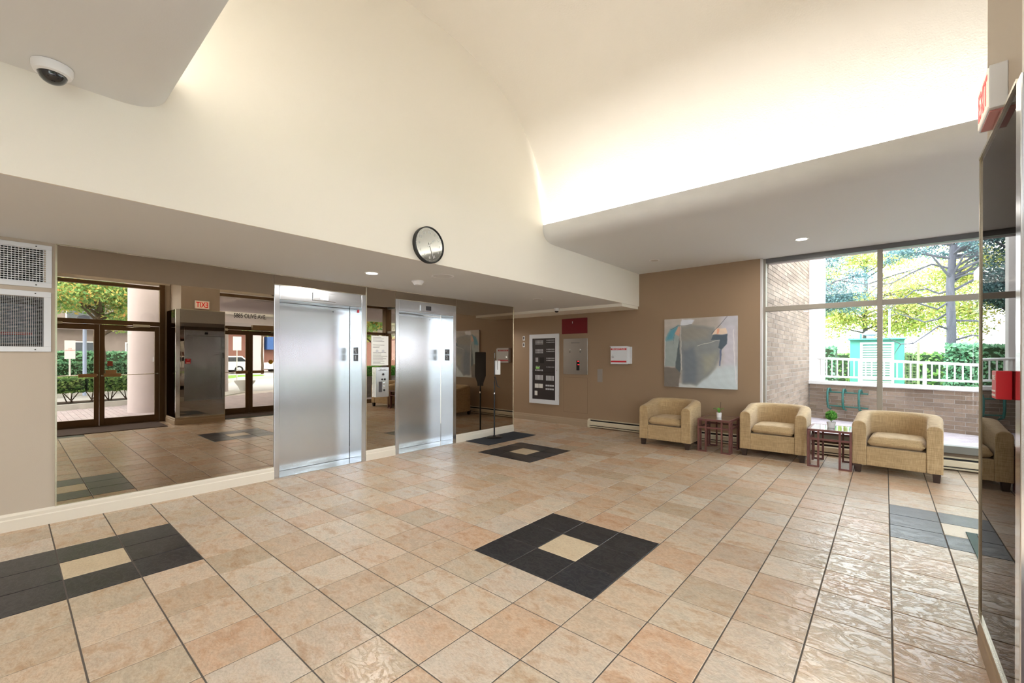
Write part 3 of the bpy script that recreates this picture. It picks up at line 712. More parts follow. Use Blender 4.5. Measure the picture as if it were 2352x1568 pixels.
def paint(u, v):
    """u right, v up in 0..1 -> srgb"""
    vt = 1-v; uu = u+.0025*math.sin(vt*31)+.001*math.sin(vt*97+u*13); vv = vt+.004*math.sin(u*37)
    c = (184, 177, 171); g = 5*math.sin(u*9+3*vt)+4*math.sin(vt*21+u*5); c = tuple(q_+g for q_ in c)
    for pl, col, w_ in PATCH:
        xs_ = [q_[0] for q_ in pl]; ys_ = [q_[1] for q_ in pl]
        if uu < min(xs_)-w_ or uu > max(xs_)+w_ or vv < min(ys_)-w_ or vv > max(ys_)+w_: continue
        ins = False; dm = 9; n_ = len(pl)
        for k in range(n_):
            a, b = pl[k], pl[(k+1) % n_]
            if (a[1] > vv) != (b[1] > vv) and uu < (b[0]-a[0])*(vv-a[1])/(b[1]-a[1])+a[0]: ins = not ins
            dm = min(dm, segd((uu, vv), a, b))
        sd = dm if ins else -dm; k = max(0, min(1, .5+sd/(2*w_))); k = k*k*(3-2*k)
        c = tuple(p_*(1-k)+q_*k for p_, q_ in zip(c, col))
    for a, b, col, w_ in LINES:
        if min(a[0], b[0])-.02 < uu < max(a[0], b[0])+.02:
            k = max(0, 1-segd((uu, vv), a, b)/(w_*1.6)); c = tuple(p_*(1-k)+q_*k for p_, q_ in zip(c, col))
    k = 1+.02*math.sin(u*31+math.sin(v*17)*2)*math.sin(v*43+u*19)+random.uniform(-.012, .012)
    return tuple(max(0, min(255, q_*k)) for q_ in c)
t = thing('painting', 'large square abstract painting in greys, teal and peach', 'painting', (-2.43, YW, .9))
PX0, PX1, PZ0, PZ1 = -3.03, -1.822, .900, 2.103
MB().box(PX0+.004, YW-.036, PZ0+.004, PX1-.004, YW, PZ1-.004).build('stretcher', pbr('canvas_edge', (190, 188, 184), .9), t)
NG = 210
vs = []; fs = []
random.seed(5)
for j in range(NG+1):
    for i in range(NG+1): vs.append((PX0+(PX1-PX0)*i/NG, YW-.040, PZ0+(PZ1-PZ0)*j/NG))
for j in range(NG):
    for i in range(NG): a = j*(NG+1)+i; fs.append((a, a+1, a+NG+2, a+NG+1))
n0 = len(vs); vs += [(PX0, YW-.034, PZ0), (PX1, YW-.034, PZ0), (PX1, YW-.034, PZ1), (PX0, YW-.034, PZ1)]
fs += [(0, NG, n0+1, n0), (NG, (NG+1)**2-1, n0+2, n0+1), ((NG+1)**2-1, (NG+1)*NG, n0+3, n0+2), ((NG+1)*NG, 0, n0, n0+3)]
mp_, nt_, pp = new_mat('painted_canvas'); at = N(nt_, 'ShaderNodeVertexColor'); at.layer_name = 'paint'; nt_.links.new(at.outputs[0], pp.inputs['Base Color']); pp.inputs['Roughness'].default_value = .45
o = MB().add(vs, fs).build('canvas', mp_, t, recalc=False)
ca = o.data.color_attributes.new('paint', 'FLOAT_COLOR', 'POINT')
for k in range(len(vs)):
    j, i = divmod(min(k, n0-1), NG+1); ca.data[k].color = (*s2l(paint(i/NG, j/NG)), 1)

# ------------------------------------------------------------------ north window
wn = struct('window_1', (-.1, 7.85, 0))
YA, YB = 7.80, 7.90
def bar(name, x0, z0, x1, z1, mt=M_frame, y0=YA, y1=YB, par=wn): return MB().box(x0, y0, z0, x1, y1, z1).build(name, mt, par, bevel=.003)
bar('jamb', -1.492, .21, -1.444, 2.985); bar('mullion', -.088, .305, -.027, 2.915, y0=YA-.015); bar('head_rail', -1.444, 2.915, 1.3, 2.99, pbr('dark_grey_head_rail', (104, 104, 106), .4, .3))
bar('transom', -1.444, 2.150, 1.3, 2.223, y0=YA-.005); bar('sill_rail', -1.444, .213, 1.3, .305, pbr('dark_grey_sill', (112, 112, 106), .45, .2), y0=YA-.02)
bar('corner_post', 1.20, 0, 1.40, 2.99, M_bronze, 7.75, 7.95)
for (xa, xb) in ((-1.444, -.088), (-.027, 1.20)):
    for (za, zb) in ((.305, 2.150), (2.223, 2.915)):
        MB().box(xa, 7.86, za, xb, 7.868, zb).build('pane', M_glass, wn)
MB().box(-1.5, 7.9, .0, 1.4, 8.05, .213).build('sill_wall', M_brick, wn)

# baseboard heaters
def heater(x0, x1, yb, label):
    t = thing('baseboard_heater', label, 'heater', ((x0+x1)/2, yb, 0))
    y = yb
    MB().extrude([(y, .03), (y-.02, .03), (y-.02, .155), (y, .165)], 'X', x0, x1).build('back_plate', M_dark, t)
    MB().extrude([(y-.062, .052), (y-.070, .060), (y-.072, .118), (y-.060, .134), (y-.056, .130), (y-.064, .116), (y-.062, .062)], 'X', x0+.02, x1-.02).build('front_cover', M_heater, t, smooth=True)
    MB().extrude([(y, .156), (y-.050, .158), (y-.054, .166), (y, .172)], 'X', x0, x1).build('top_lip', M_heater, t)
    MB().extrude([(y, .018), (y-.062, .018), (y-.066, .028), (y-.060, .036), (y, .034)], 'X', x0+.01, x1-.01).build('bottom_lip', M_heater, t)
    prof = [(y, 0), (y-.06, 0), (y-.074, .02), (y-.075, .125), (y-.055, .168), (y, .173)]
    MB().extrude(prof, 'X', x0, x0+.05).build('end_cap', M_heater, t); MB().extrude(prof, 'X', x1-.05, x1).build('end_cap', M_heater, t)
heater(-4.60, -1.75, YF-.002, 'long cream baseboard heater on brown wall left of armchairs')
heater(-1.40, 1.15, 7.795, 'long cream baseboard heater under the big window')

# ------------------------------------------------------------------ armchairs
def ucurve(hw, yf, yb, r, n=12):
    """open U path from the left front to the right front: half-width hw, front y yf, back y yb"""
    P = [(-hw, yf), (-hw, yf+(yb-r-yf)*.5)]
    for k in range(n+1):
        a = PI - PI/2*k/n; P.append((-hw+r+r*math.cos(a), yb-r+r*math.sin(a)))
    P.append((0, yb))
    for k in range(n+1):
        a = PI/2 - PI/2*k/n; P.append((hw-r+r*math.cos(a), yb-r+r*math.sin(a)))
    P += [(hw, yf+(yb-r-yf)*.5), (hw, yf)]
    return P
def make_chair(label):
    t = thing('armchair', label, 'armchair', (0, 0, 0), 'tan barrel armchairs along the far wall and window')
    out = ucurve(.41, -.385, .375, .30); inn = ucurve(.27, -.385, .235, .21)
    vs = []; fs = []; rows_ = 0
    for (xo, yo), (xi, yi) in zip(out, inn):
        k = max(0, min(1, (yo+.385)/.55)); zt = .640+.085*(k*k*(3-2*k))
        cr = .066; ring = [(xo, yo, .10), (xo, yo, .30)]
        for j in range(9):
            a = PI*j/8; f = .5-.5*math.cos(a)
            ring.append((xo+(xi-xo)*f, yo+(yi-yo)*f, zt-cr+cr*math.sin(a)**.85 if 0 < j < 8 else zt-cr))
        ring += [(xi, yi, .33), (xi, yi, .10)]
        vs += ring; rows_ += 1
    n = len(vs)//rows_
    for i in range(rows_-1):
        for j in range(n): fs.append((i*n+j, i*n+(j+1) % n, (i+1)*n+(j+1) % n, (i+1)*n+j))
    fs += [tuple(range(n)), tuple((rows_-1)*n+j for j in range(n))[::-1]]
    MB().add(vs, fs).build('barrel_shell', M_fabric, t, smooth=True, bevel=.008)
    MB().box(-.27, -.375, .10, .27, .25, .330).build('front_panel', M_fabric, t, bevel=.008)
    # crowned seat cushion
    m = MB(); A, B = .266, .305; nx, ny = 16, 16; top = []; vs = []; fs = []
    def sh(u, v):
        e = (1-abs(u)**10)*(1-abs(v)**10)
        return e
    for s_, zb in ((1, .395), (-1, .372)):
        for j in range(ny+1):
            for i in range(nx+1):
                u, v = -1+2*i/nx, -1+2*j/ny
                ru = A*u*(1-.03*abs(v)**4); rv = B*v*(1-.03*abs(u)**4)
                z = zb + s_*((.055 if s_ > 0 else .035)*sh(u, v)**.14 + (.018*(1-u*u)*(1-v*v) if s_ > 0 else 0)) if sh(u, v) > 1e-6 else (.395+.372)/2+s_*.006
                vs.append((ru, rv-.075, z))
    q_ = (nx+1)*(ny+1)
    for j in range(ny):
        for i in range(nx):
            a = j*(nx+1)+i; fs.append((a, a+1, a+nx+2, a+nx+1)); fs.append((q_+a, q_+a+nx+1, q_+a+nx+2, q_+a+1))
    loop = [i for i in range(nx+1)] + [(j)*(nx+1)+nx for j in range(1, ny+1)] + [ny*(nx+1)+i for i in range(nx-1, -1, -1)] + [j*(nx+1) for j in range(ny-1, 0, -1)]
    for a, b in zip(loop, loop[1:]+loop[:1]): fs.append((a, b, q_+b, q_+a))
    MB().add(vs, fs).build('seat_cushion', M_fabric, t, smooth='all')
    for sx_ in (-1, 1):
        for yy in (-.335, .30 - .02):
            MB().taper((sx_*.355 if yy < 0 else sx_*.28, yy), .028, .028, .036, .036, 0, .10).build('leg', M_legw, t, bevel=.003)
    return t
chairs = [((-2.67, 7.135), 0, 'leftmost tan woven barrel armchair, shaded, below the painting'),
          ((-1.21, 7.335), 0, 'middle tan woven barrel armchair, between the two side tables'),
          ((.118, 7.235), -.07, 'rightmost tan woven barrel armchair, in front of the window')]
c0 = make_chair(chairs[0][2])
for i, ((x, y), rz, lab) in enumerate(chairs):
    o = c0 if i == 0 else copy_tree(c0)
    o.location = (x, y, 0); o.rotation_euler = (0, 0, rz); o['label'] = lab

# ------------------------------------------------------------------ side tables
def make_table(label):
    t = thing('side_table', label, 'side table', (0, 0, 0), 'square lattice side tables between the armchairs')
    hx, hy, H, w_ = .232, .29, .470, .024
    def post(x, y): MB().box(x-w_/2, y-w_/2, .0, x+w_/2, y+w_/2, H-.0).build('leg', M_wood, t, bevel=.002)
    ex, ey = hx-w_/2, hy-w_/2; d_ = .108
    for sx_ in (-1, 1):
        for sy2 in (-1, 1):
            post(sx_*ex, sy2*ey); post(sx_*(ex-d_), sy2*ey); post(sx_*ex, sy2*(ey-d_))
            m = MB(); xa, xb = sorted((sx_*(ex-w_/2), sx_*(ex-d_+w_/2))); m.box(xa, sy2*ey-w_/2+.002, .0, xb, sy2*ey+w_/2-.002, .022)
            m.build('foot_rail', M_wood, t)
            m = MB(); ya, yb = sorted((sy2*(ey-w_/2), sy2*(ey-d_+w_/2))); m.box(sx_*ex-w_/2+.002, ya, .0, sx_*ex+w_/2-.002, yb, .022)
            m.build('foot_rail', M_wood, t)
    for s_ in (-1, 1):
        MB().box(-ex, s_*ey-w_/2+.003, .352, ex, s_*ey+w_/2-.003, .378).build('middle_rail', M_wood, t)
        MB().box(s_*ex-w_/2+.003, -ey, .352, s_*ex+w_/2-.003, ey, .378).build('middle_rail', M_wood, t)
    m = MB(); z0, z1 = .466, .494; m.box(-hx, -hy, z0, hx, -hy+.03, z1); m.box(-hx, hy-.03, z0, hx, hy, z1); m.box(-hx, -hy+.03, z0, -hx+.03, hy-.03, z1); m.box(hx-.03, -hy+.03, z0, hx, hy-.03, z1)
    m.build('top_frame', M_wood, t, bevel=.002)
    MB().box(-hx+.03, -hy+.03, .476, hx-.03, hy-.03, .4925).build('table_top', M_tabletop, t)
    return t
T0 = make_table('dark lattice side table with orchid, between left and middle armchairs')
T0.location = (-1.95, 7.13, 0)
T1 = copy_tree(T0); T1.location = (-.548, 7.115, 0); T1['label'] = 'lattice side table with round topiary, between middle and right armchairs'

# pot plants
def leaves(n, fn, size, mat_name=None, asp=1.7, rnd=random):
    m = MB(); vs = []; fs = []
    for i in range(n):
        c, nrm = fn()
        a = Vector((rnd.gauss(0, 1), rnd.gauss(0, 1), rnd.gauss(0, 1))) + Vector(nrm)*1.2
        a.normalize(); b = a.orthogonal().normalized(); b = Matrix.Rotation(rnd.uniform(0, 6.28), 3, a) @ b; d = a.cross(b)
        s_ = size*rnd.uniform(.6, 1.3); b *= s_*asp/2; d *= s_/2; c = Vector(c); k = len(vs)
        vs += [c-b, c+d, c+b, c-d]; fs.append((k, k+1, k+2, k+3))
    m.v = [tuple(v) for v in vs]; m.f = fs; return m
random.seed(11)
t = thing('potted_orchid', 'small orchid with bare stem in a white pot on left side table', 'potted plant', (-1.96, 7.16, .494))
MB().lathe((-1.96, 7.16, .494), [(.026, .002), (.034, .0), (.038, .075), (.034, .075), (.030, .06)], 24).build('pot', M_cer, t, smooth=True)
MB().lathe((-1.96, 7.16, .494), [(.032, .055), (.031, .064)], 20).build('soil', M_soil, t)
m = MB()
for a in (0.2, 2.0, 3.4, 5.0):
    L = random.uniform(.06, .085); dx, dy = math.cos(a), math.sin(a); px_, py_ = -dy, dx; pts = []
    for k in range(6):
        f = k/5; wd = .018*math.sin(PI*min(1, f+.12)); r = L*f; z = .56+.075*math.sin(f*2.2)
        c = (-1.96+dx*r, 7.16+dy*r); pts.append(((c[0]-px_*wd, c[1]-py_*wd, z+.004), (c[0]+px_*wd, c[1]+py_*wd, z+.004), (c[0], c[1], z-.004)))
    vs = [p for tr in pts for p in tr]; fs = []
    for k in range(5): b = 3*k; fs += [(b, b+3, b+5, b+2), (b+2, b+5, b+4, b+1)]
    m.add(vs, fs)
m.build('leaves', M_leafp, t, smooth='all')
MB().tube([(-1.955, 7.16, .55), (-1.945, 7.16, .62), (-1.935, 7.16, .68), (-1.933, 7.158, .735)], .0028, 6).build('flower_stem', pbr('dark_stem', (60, 50, 40), .7), t)
t = thing('topiary_plant', 'round green topiary ball in a white pot on right side table', 'potted plant', (-.545, 7.10, .494))
MB().lathe((-.545, 7.10, .494), [(.030, .002), (.042, 0), (.052, .078), (.048, .078), (.044, .06)], 24).build('pot', M_cer, t, smooth=True)
MB().lathe((-.545, 7.10, .494), [(.045, .055), (.044, .066)], 20).build('soil', M_soil, t)
MB().tube([(-.545, 7.10, .55), (-.545, 7.10, .66)], .005, 6).build('stem', M_barkd, t)
MB().lathe((-.545, 7.10, .655), [(.01, -.045)] + [(.045*math.cos(a), .045*math.sin(a)) for a in (-1.2, -.8, -.4, 0, .4, .8, 1.2)] + [(.01, .045)], 16).build('foliage_core', pbr('dark_green_core', (40, 80, 35), .9), t)
def fsph():
    v = Vector((random.gauss(0, 1), random.gauss(0, 1), random.gauss(0, 1))).normalized(); return Vector((-.545, 7.10, .655))+v*random.uniform(.045, .066), v
leaves(750, fsph, .014).build('foliage', M_leafp, t, kind='stuff', recalc=False)

# ------------------------------------------------------------------ sanitiser stand and mats
t = thing('hand_sanitiser_stand', 'black pole stand with white hand sanitiser dispenser on charcoal mat', 'dispenser stand', (-5.22, 5.55, 0))
SX, SY = -5.22, 5.55
Rz = Matrix.Translation((SX, SY, 0)) @ Matrix.Rotation(math.atan2(.686, .728), 4, 'Z')   # local +x = facing direction, +y across
MB().lathe((SX, SY, .010), [(.145, 0), (.145, .006), (.12, .016), (.03, .022), (.018, .04)], 40).build('base', M_dark, t, smooth=True)
MB().tube([(SX, SY, .03), (SX, SY, .80)], .014, 16).build('pole', M_dark, t, smooth=True)
MB().tube([(SX, SY, .78), (SX, SY, 1.00)], .011, 16).build('pole', M_dark, t, smooth=True)
MB().lathe((SX, SY, .77), [(.018, 0), (.018, .03), (.012, .035)], 16).build('collar', M_chrome, t, smooth=True)
P = [(-.055, .90), (.055, .90), (.055, .95), (.098, 1.08), (.098, 1.50), (.09, 1.51), (-.09, 1.51), (-.098, 1.50), (-.098, 1.08), (-.055, .95)]
vs = [tuple(Rz @ Vector((x, a, b))) for x in (-.004, .004) for a, b in P]; n = len(P)
MB().add(vs, [(i, (i+1) % n, n+(i+1) % n, n+i) for i in range(n)] + [tuple(range(n))[::-1], tuple(range(n, 2*n))]).build('back_board', M_dark, t)
MB().box(.004, -.05, 1.11, .105, .05, 1.36, Rz).build('dispenser', M_white, t, bevel=.015, seg=4)
MB().box(.050, -.052, 1.20, .058, .052, 1.355, Rz).build('sight_window', M_dark, t)
MB().box(.004, -.06, 1.40, .008, .06, 1.49, Rz).build('sign_card', M_paper, t)
MB().tube([Rz @ Vector((.01, 0, 1.08)), Rz @ Vector((.03, 0, 1.0)), Rz @ Vector((.05, 0, .91)), Rz @ Vector((.10, 0, .885))], .012, 10, .006).build('drip_arm', M_dark, t, smooth=True)
o = MB().box(XW+.022, 5.02, 0.0005, -4.845, 6.25, .009).build('floor_mat', M_mat, origin=(-5.1, 5.6, 0), bevel=.003); tag(o, 'charcoal floor mat under the hand sanitiser stand', 'mat')
t = thing('entrance_mat', 'brown entrance mat with green rubber edge beyond the mirrored pillar', 'mat', (.85, 4.2, 0))
MB().box(.56, 3.22, .0005, 1.23, 5.00, .011).build('carpet', M_matb, t); MB().box(.50, 3.18, .0005, .56, 5.07, .008).build('rubber_edge', M_matg, t, bevel=.003)
MB().box(.56, 5.0, .0005, 1.23, 5.07, .008).build('rubber_edge', M_matg, t)
o = MB().box(.28, .30, .0005, 1.23, 2.12, .011).build('entrance_mat', M_matb, origin=(.7, 1.2, 0)); tag(o, 'brown entrance mat before the doors, seen in the large mirror', 'mat')

# ------------------------------------------------------------------ things on the pillar
t = thing('exit_sign', 'white box exit sign with red letters on the pillar above the mirror', 'sign', (.35, 2.7, 2.4))
MB().box(.318, 2.575, 2.43, .37, 2.835, 2.605).build('sign_box', M_whitem, t, bevel=.003)
MB().box(.315, 2.583, 2.440, .318, 2.828, 2.597).build('sign_face', M_exitp, t)
text('exit_lettering', 'EXIT', .160, (.3145, 2.705, 2.515), (0, -1, 0), (0, 0, 1), M_exitr, t, xs=.66, bold=.003)
MB().box(.322, 2.60, 2.424, .366, 2.81, 2.430).build('downlight_lens', pbr('pink_lens', (214, 150, 150), .3), t)
t = thing('fire_alarm_pull', 'bright red fire alarm pull station on the mirrored pillar', 'alarm', (.33, 2.3, 1.26))
MB().box(.318, 2.42, 1.265, .360, 2.505, 1.372).build('alarm_box', M_redb, t, bevel=.003)
m = MB().box(.3165, 2.43, 1.275, .318, 2.495, 1.283); m.box(.3165, 2.43, 1.292, .318, 2.495, 1.298); m.build('white_lines', M_white, t)
text('alarm_lettering', 'FIRE', .026, (.3172, 2.4625, 1.345), (0, -1, 0), (0, 0, 1), M_white, t)

# ------------------------------------------------------------------ entrance storefront (seen in the mirrors)
HZ, TZ = 2.13, 2.87
def leaf(d, y0, y1, hinge_low, push=True):
    lf = MB(); X0, X1 = XE-.022, XE+.022; sw = .075
    lf.box(X0, y0, .02, X1, y0+sw, 2.06); lf.box(X0, y1-sw, .02, X1, y1, 2.06); lf.box(X0, y0+sw, 1.955, X1, y1-sw, 2.06); lf.box(X0, y0+sw, .02, X1, y1-sw, .16)
    L = lf.build('door_leaf', M_bronze, d, bevel=.003)
    MB().box(XE-.004, y0+sw, .16, XE+.004, y1-sw, 1.955).build('pane', M_glass, L)
    h = MB().tube([(XE-.05, y0+.02, 1.02), (XE-.05, y1-.02, 1.05)], .009, 8); h.box(XE-.06, y0+.02, 1.01, XE-.022, y0+.05, 1.04); h.box(XE-.06, y1-.05, 1.03, XE-.022, y1-.02, 1.06)
    h.build('push_bar', M_gold, L)
    yy = y1-.30 if hinge_low else y0+.06
    MB().box(XE-.062, yy, 1.00, XE-.045, yy+.26, 1.07).build('push_plate', pbr('bronze_plate', (170, 136, 96), .45, .3), L)
    return L
def doorset(name, y0, ym, y1):
    d = struct(name, (XE, ym, 0))
    m = MB(); X0, X1 = XE-.05, XE+.05
    m.box(X0, y0-.09, 0, X1, y0, 2.98); m.box(X0, y1, 0, X1, y1+.09, 2.98); m.box(X0, y0, 2.07, X1, y1, HZ+.03); m.box(X0, y0, 2.86, X1, y1, 2.93); m.box(X0, y0-.0, -.002, X1, y1, .018)
    m.build('door_frame', M_bronze, d, bevel=.003)
    MB().box(XE-.004, y0, HZ+.03, XE+.004, y1, 2.86).build('transom_pane', M_glass, d)
    leaf(d, y0+.005, ym-.003, True); leaf(d, ym+.003, y1-.005, False)
    for yy in (y0+.15, y1-.45):
        cl = MB().box(XE-.10, yy, 2.04, XE-.05, yy+.28, 2.09); cl.tube([(XE-.08, yy+.1, 2.03), (XE-.16, yy+.0, 2.02), (XE-.06, yy-.1, 2.03)], .008, 6); cl.build('door_closer', M_gold, d)
    return d
d1 = doorset('door_1', .26, 1.21, 2.16)
d2 = doorset('door_2', 3.00, 3.92, 4.84)
MB().box(XE-.16, 3.95, 2.08, XE-.05, 4.80, 2.20).build('door_operator', pbr('bronze_operator', (150, 124, 92), .45, .3), d2)
MB().box(XE-.02, 2.25, 0, XE+.05, 3.0, 2.98).build('closing_panel', M_tan, d2)
text('street_lettering', '5885 OLIVE AVE.', .150, (XE+.006, 3.95, 2.42), (0, 1, 0), (0, 0, 1), M_text, d2, xs=.68, bold=.003)
st = MB().lathe((XE-.006, 4.42, 1.28), [(.055, 0), (.055, -.002)], 32, 'X').build('round_sticker', pbr('yellow_sticker', (206, 160, 40), .5), d2)
MB().box(XE-.007, 1.33, 1.22, XE-.005, 1.41, 1.32).build('red_sticker', pbr('rust_sticker', (170, 84, 64), .5), d1)
MB().box(XE-.008, 1.30, 1.07, XE-.005, 1.47, 1.14).build('notice_plate', pbr('tan_plate', (176, 140, 100), .5), d1)
w2 = struct('window_2', (XE, 6.3, 0))
m = MB(); X0, X1 = XE-.04, XE+.04
m.box(X0, 4.93, 0, X1, 7.75, .12); m.box(X0, 4.93, 2.10, X1, 7.75, 2.18); m.box(X0, 4.93, 2.92, X1, 7.75, 2.985); m.box(X0, 6.30, .12, X1, 6.38, 2.92)
m.build('window_frame', M_bronze, w2, bevel=.003)
for ya, yb in ((4.93, 6.30), (6.38, 7.75)):
    for za, zb in ((.12, 2.10), (2.18, 2.92)): MB().box(XE-.004, ya, za, XE+.004, yb, zb).build('pane', M_glass, w2)

#==OUTDOORS==
exec_outdoors = True
w3 = struct('window_3', (XE, -1.3, 0))  # glazing out of view, added to bring more daylight into the south end
m = MB(); X0, X1 = XE-.04, XE+.04
m.box(X0, -2.8, 0, X1, .17, .12); m.box(X0, -2.8, 2.10, X1, .17, 2.18); m.box(X0, -2.8, 2.92, X1, .17, 2.985); m.box(X0, -1.35, .12, X1, -1.27, 2.92); m.box(X0, -2.8, .12, X1, -2.74, 2.92)
m.build('window_frame', M_bronze, w3, bevel=.003)
for ya, yb in ((-2.74, -1.35), (-1.27, .17)):
    for za, zb in ((.12, 2.10), (2.18, 2.92)): MB().box(XE-.004, ya, za, XE+.004, yb, zb).build('pane', M_glass, w3)
# ------------------------------------------------------------------ brick walls of the patio
def brick_wall(name, p0, p1, z0, z1, thick, cap=None, BW=.305, BH=.083, face=1, limit=300, near=None):
    """wall from p0 to p1; bricks proud of the mortar on the side face*left normal"""
    p0 = Vector((*p0, 0)); p1 = Vector((*p1, 0)); L = (p1-p0).length; d = (p1-p0)/L; n = Vector((-d.y, d.x, 0))*face
    w_ = struct(name, (p0+p1)/2)
    R = Matrix((( d.x, n.x, 0, p0.x), (d.y, n.y, 0, p0.y), (0, 0, 1, 0), (0, 0, 0, 1)))
    MB().box(0, -thick, z0, L, -.008, z1, R).build('mortar_core', M_mortar, w_)
    me_ = {}
    cells = []
    j = 0; z = z0+.004
    while z+BH-.010 <= z1+.001:
        x = -(BW/2 if j % 2 else 0)
        while x < L:
            a, b = max(x, 0)+.004, min(x+BW, L)-.004
            if b-a > .04: cells.append((a, b, z))
            x += BW
        z += BH; j += 1
    if near is not None: cells.sort(key=lambda c: ((R @ Vector(((c[0]+c[1])/2, 0, c[2]))) - Vector(near)).length)
    rest_ = MB()
    for i, (a, b, z) in enumerate(cells):
        if i < limit:
            key = round(b-a, 3)
            if key not in me_:
                mb = MB().box(-(b-a)/2, -.03, 0, (b-a)/2, 0, BH-.010); mm = bpy.data.meshes.new('brick'); mm.from_pydata(mb.v, [], mb.f); mm.materials.append(M_brick); me_[key] = mm
            o = bpy.data.objects.new('brick', me_[key]); C.objects.link(o); o.parent = w_
            o.matrix_local = Matrix.Translation(-w_.location) @ R @ Matrix.Translation(((a+b)/2, random.uniform(-.0015, .0015), z))
        else: rest_.box(a, -.03, z, b, 0, z+BH-.010, R)
    if rest_.v: rest_.build('bricks', M_brick, w_, kind='stuff', recalc=False)
    if cap:
        MB().box(-.03, -thick-.03, z1, L+.03, .03, z1+cap, R).build('cap_stone', M_capst, w_, bevel=.004)
    return w_
random.seed(21)
PL, PR = (-1.42, 12.80), (4.4, 10.75)
brick_wall('wall_patio_low', PL, PR, -.05, .79, .25, .075, face=-1, limit=300, near=(0, 8, .5))
brick_wall('wall_patio_left', (-1.52, 8.06), (-1.43, 12.85), -.05, 4.3, .28, None, face=-1, limit=300, near=(-1.5, 9.5, 1.8))
S(MB().box(-1.75, 12.85, -.05, -1.13, 13.15, 4.4).build('wall_patio_end_pier', M_capst, origin=(-1.45, 13, 0), bevel=.01))
S(MB().box(-1.5, 7.98, 3.0, XE+.2, 8.45, 3.25).build('trim_2', M_stucco, origin=(0, 8.2, 3)))
pv = MB().box(-3, 8.04, -.12, 6, 13, -.045).build('patio_paving', M_mortar, origin=(0, 10, -.1)); S(pv)
m = MB(); R45 = Matrix.Translation((0, 10.4, 0)) @ Matrix.Rotation(.75, 4, 'Z')
for i in range(-22, 22):
    for j in range(-34, 34):
        x, y = i*.205+(.1 if j % 2 else 0), j*.105
        c = R45 @ Vector((x, y, 0))
        if -1.5 < c.x < 3.4 and 8.1 < c.y < 12.9: m.box(x+.002, y+.002, -.06, x+.203, y+.103, -.035, R45)
m.build('pavers', M_paver, pv, kind='stuff', recalc=False)
# railing on the low wall
dv = (Vector((*PR, 0))-Vector((*PL, 0))); Lr = dv.length; dv.normalize(); nv = Vector((dv.y, -dv.x, 0))
rb = Vector((*PL, 0)) - nv*(-.13)*-1
rb = Vector((*PL, 0)) + Vector((-dv.y, dv.x, 0))*.12
t = thing('railing', 'white picket railing standing on the low brick wall outside the window', 'railing', rb + dv*2)
ztop = lambda s_: 1.42 - .045*s_
m = MB(); m.tube([rb+Vector((0, 0, ztop(0))), rb+dv*Lr+Vector((0, 0, ztop(Lr)))], .028, 8); m.build('top_rail', M_railw, t, smooth=True)
MB().tube([rb+Vector((0, 0, .975)), rb+dv*Lr+Vector((0, 0, .975))], .022, 8).build('bottom_rail', M_railw, t, smooth=True)
s_ = .1; k = 0
while s_ < Lr:
    p = rb+dv*s_; big = k % 10 == 8
    MB().box(-.012 if not big else -.03, -.012 if not big else -.03, .865 if big else .975, .012 if not big else .03, .012 if not big else .03, ztop(s_), Matrix.Translation(p)).build('post' if big else 'picket', M_railw, t)
    s_ += .112; k += 1
# bike rack fixed to the low wall
t = thing('bicycle_rack', 'teal tubular bicycle rack hung on the low brick wall outside', 'bicycle rack', (-.75, 12.2, .2))
nf = Vector((dv.y, -dv.x, 0)); base = Vector((*PL, 0))
for k in range(3):
    p = base + dv*(.48+.31*k) + nf*.03
    pts = [p+Vector((0, 0, .62)), p+nf*.05+Vector((0, 0, .70)), p+nf*.12+Vector((0, 0, .70)), p+nf*.16+Vector((0, 0, .62)), p+nf*.16+Vector((0, 0, .40)), p+nf*.13+Vector((0, 0, .27)), p+nf*.0+Vector((0, 0, .22))]
    MB().tube(pts, .022, 8).build('hoop', M_teal, t, smooth=True)
for z_ in (.62, .30): MB().tube([base+dv*.44+nf*.06+Vector((0, 0, z_)), base+dv*1.22+nf*.06+Vector((0, 0, z_))], .016, 8).build('crossbar', M_teal, t, smooth=True)
# ground beyond and generator cabinet
S(MB().box(-30, 13.2, -.4, 30, 60, -.3).build('ground_north', M_grass, origin=(0, 30, -.3)))
t = thing('generator_cabinet', 'teal cabinet with white louvred door beyond the railing', 'cabinet', (-.22, 18.6, -.3))
MB().box(-.889, 18.0, -.3, .456, 19.6, 2.0).build('cabinet_body', M_tealg, t, bevel=.02)
MB().box(-.93, 17.85, 2.0, .48, 19.7, 2.05).build('roof_lid', M_tealg, t)
dr = MB(); dr.box(-.62, 17.94, -.2, -.56, 18.0, 1.92); dr.box(.15, 17.94, -.2, .21, 18.0, 1.92); dr.box(-.56, 17.94, 1.86, .15, 18.0, 1.92); dr = dr.build('louvre_door', M_railw, t)
for k in range(25):
    Rr = Matrix.Translation((0, 17.965, -.15+.08*k)) @ Matrix.Rotation(-.5, 4, 'X')
    MB().box(-.56, -.025, -.004, .15, .025, .030, Rr).build('louvre', M_railw, dr)
MB().lathe((-.385, 18.4, 2.05), [(.09, 0), (.09, .10), (.18, .13), (.18, .17), (.10, .26), (.02, .28)], 24).build('vent_cowl', pbr('galvanised', (170, 170, 190), .4, .5), t, smooth=True)
MB().lathe((-.62, 18.4, 2.05), [(.03, 0), (.03, .17)], 12).build('vent_pipe', M_tealg, t)
t = thing('trellis', 'short olive green lattice trellis beside the teal cabinet', 'trellis', (.6, 18.2, -.3))
m = MB()
for k in range(4): m.box(.48+.08*k-.008, 18.1, -.3, .48+.08*k+.008, 18.12, 1.88)
for k in range(26): m.box(.46, 18.09, -.25+.083*k, .76, 18.11, -.235+.083*k)
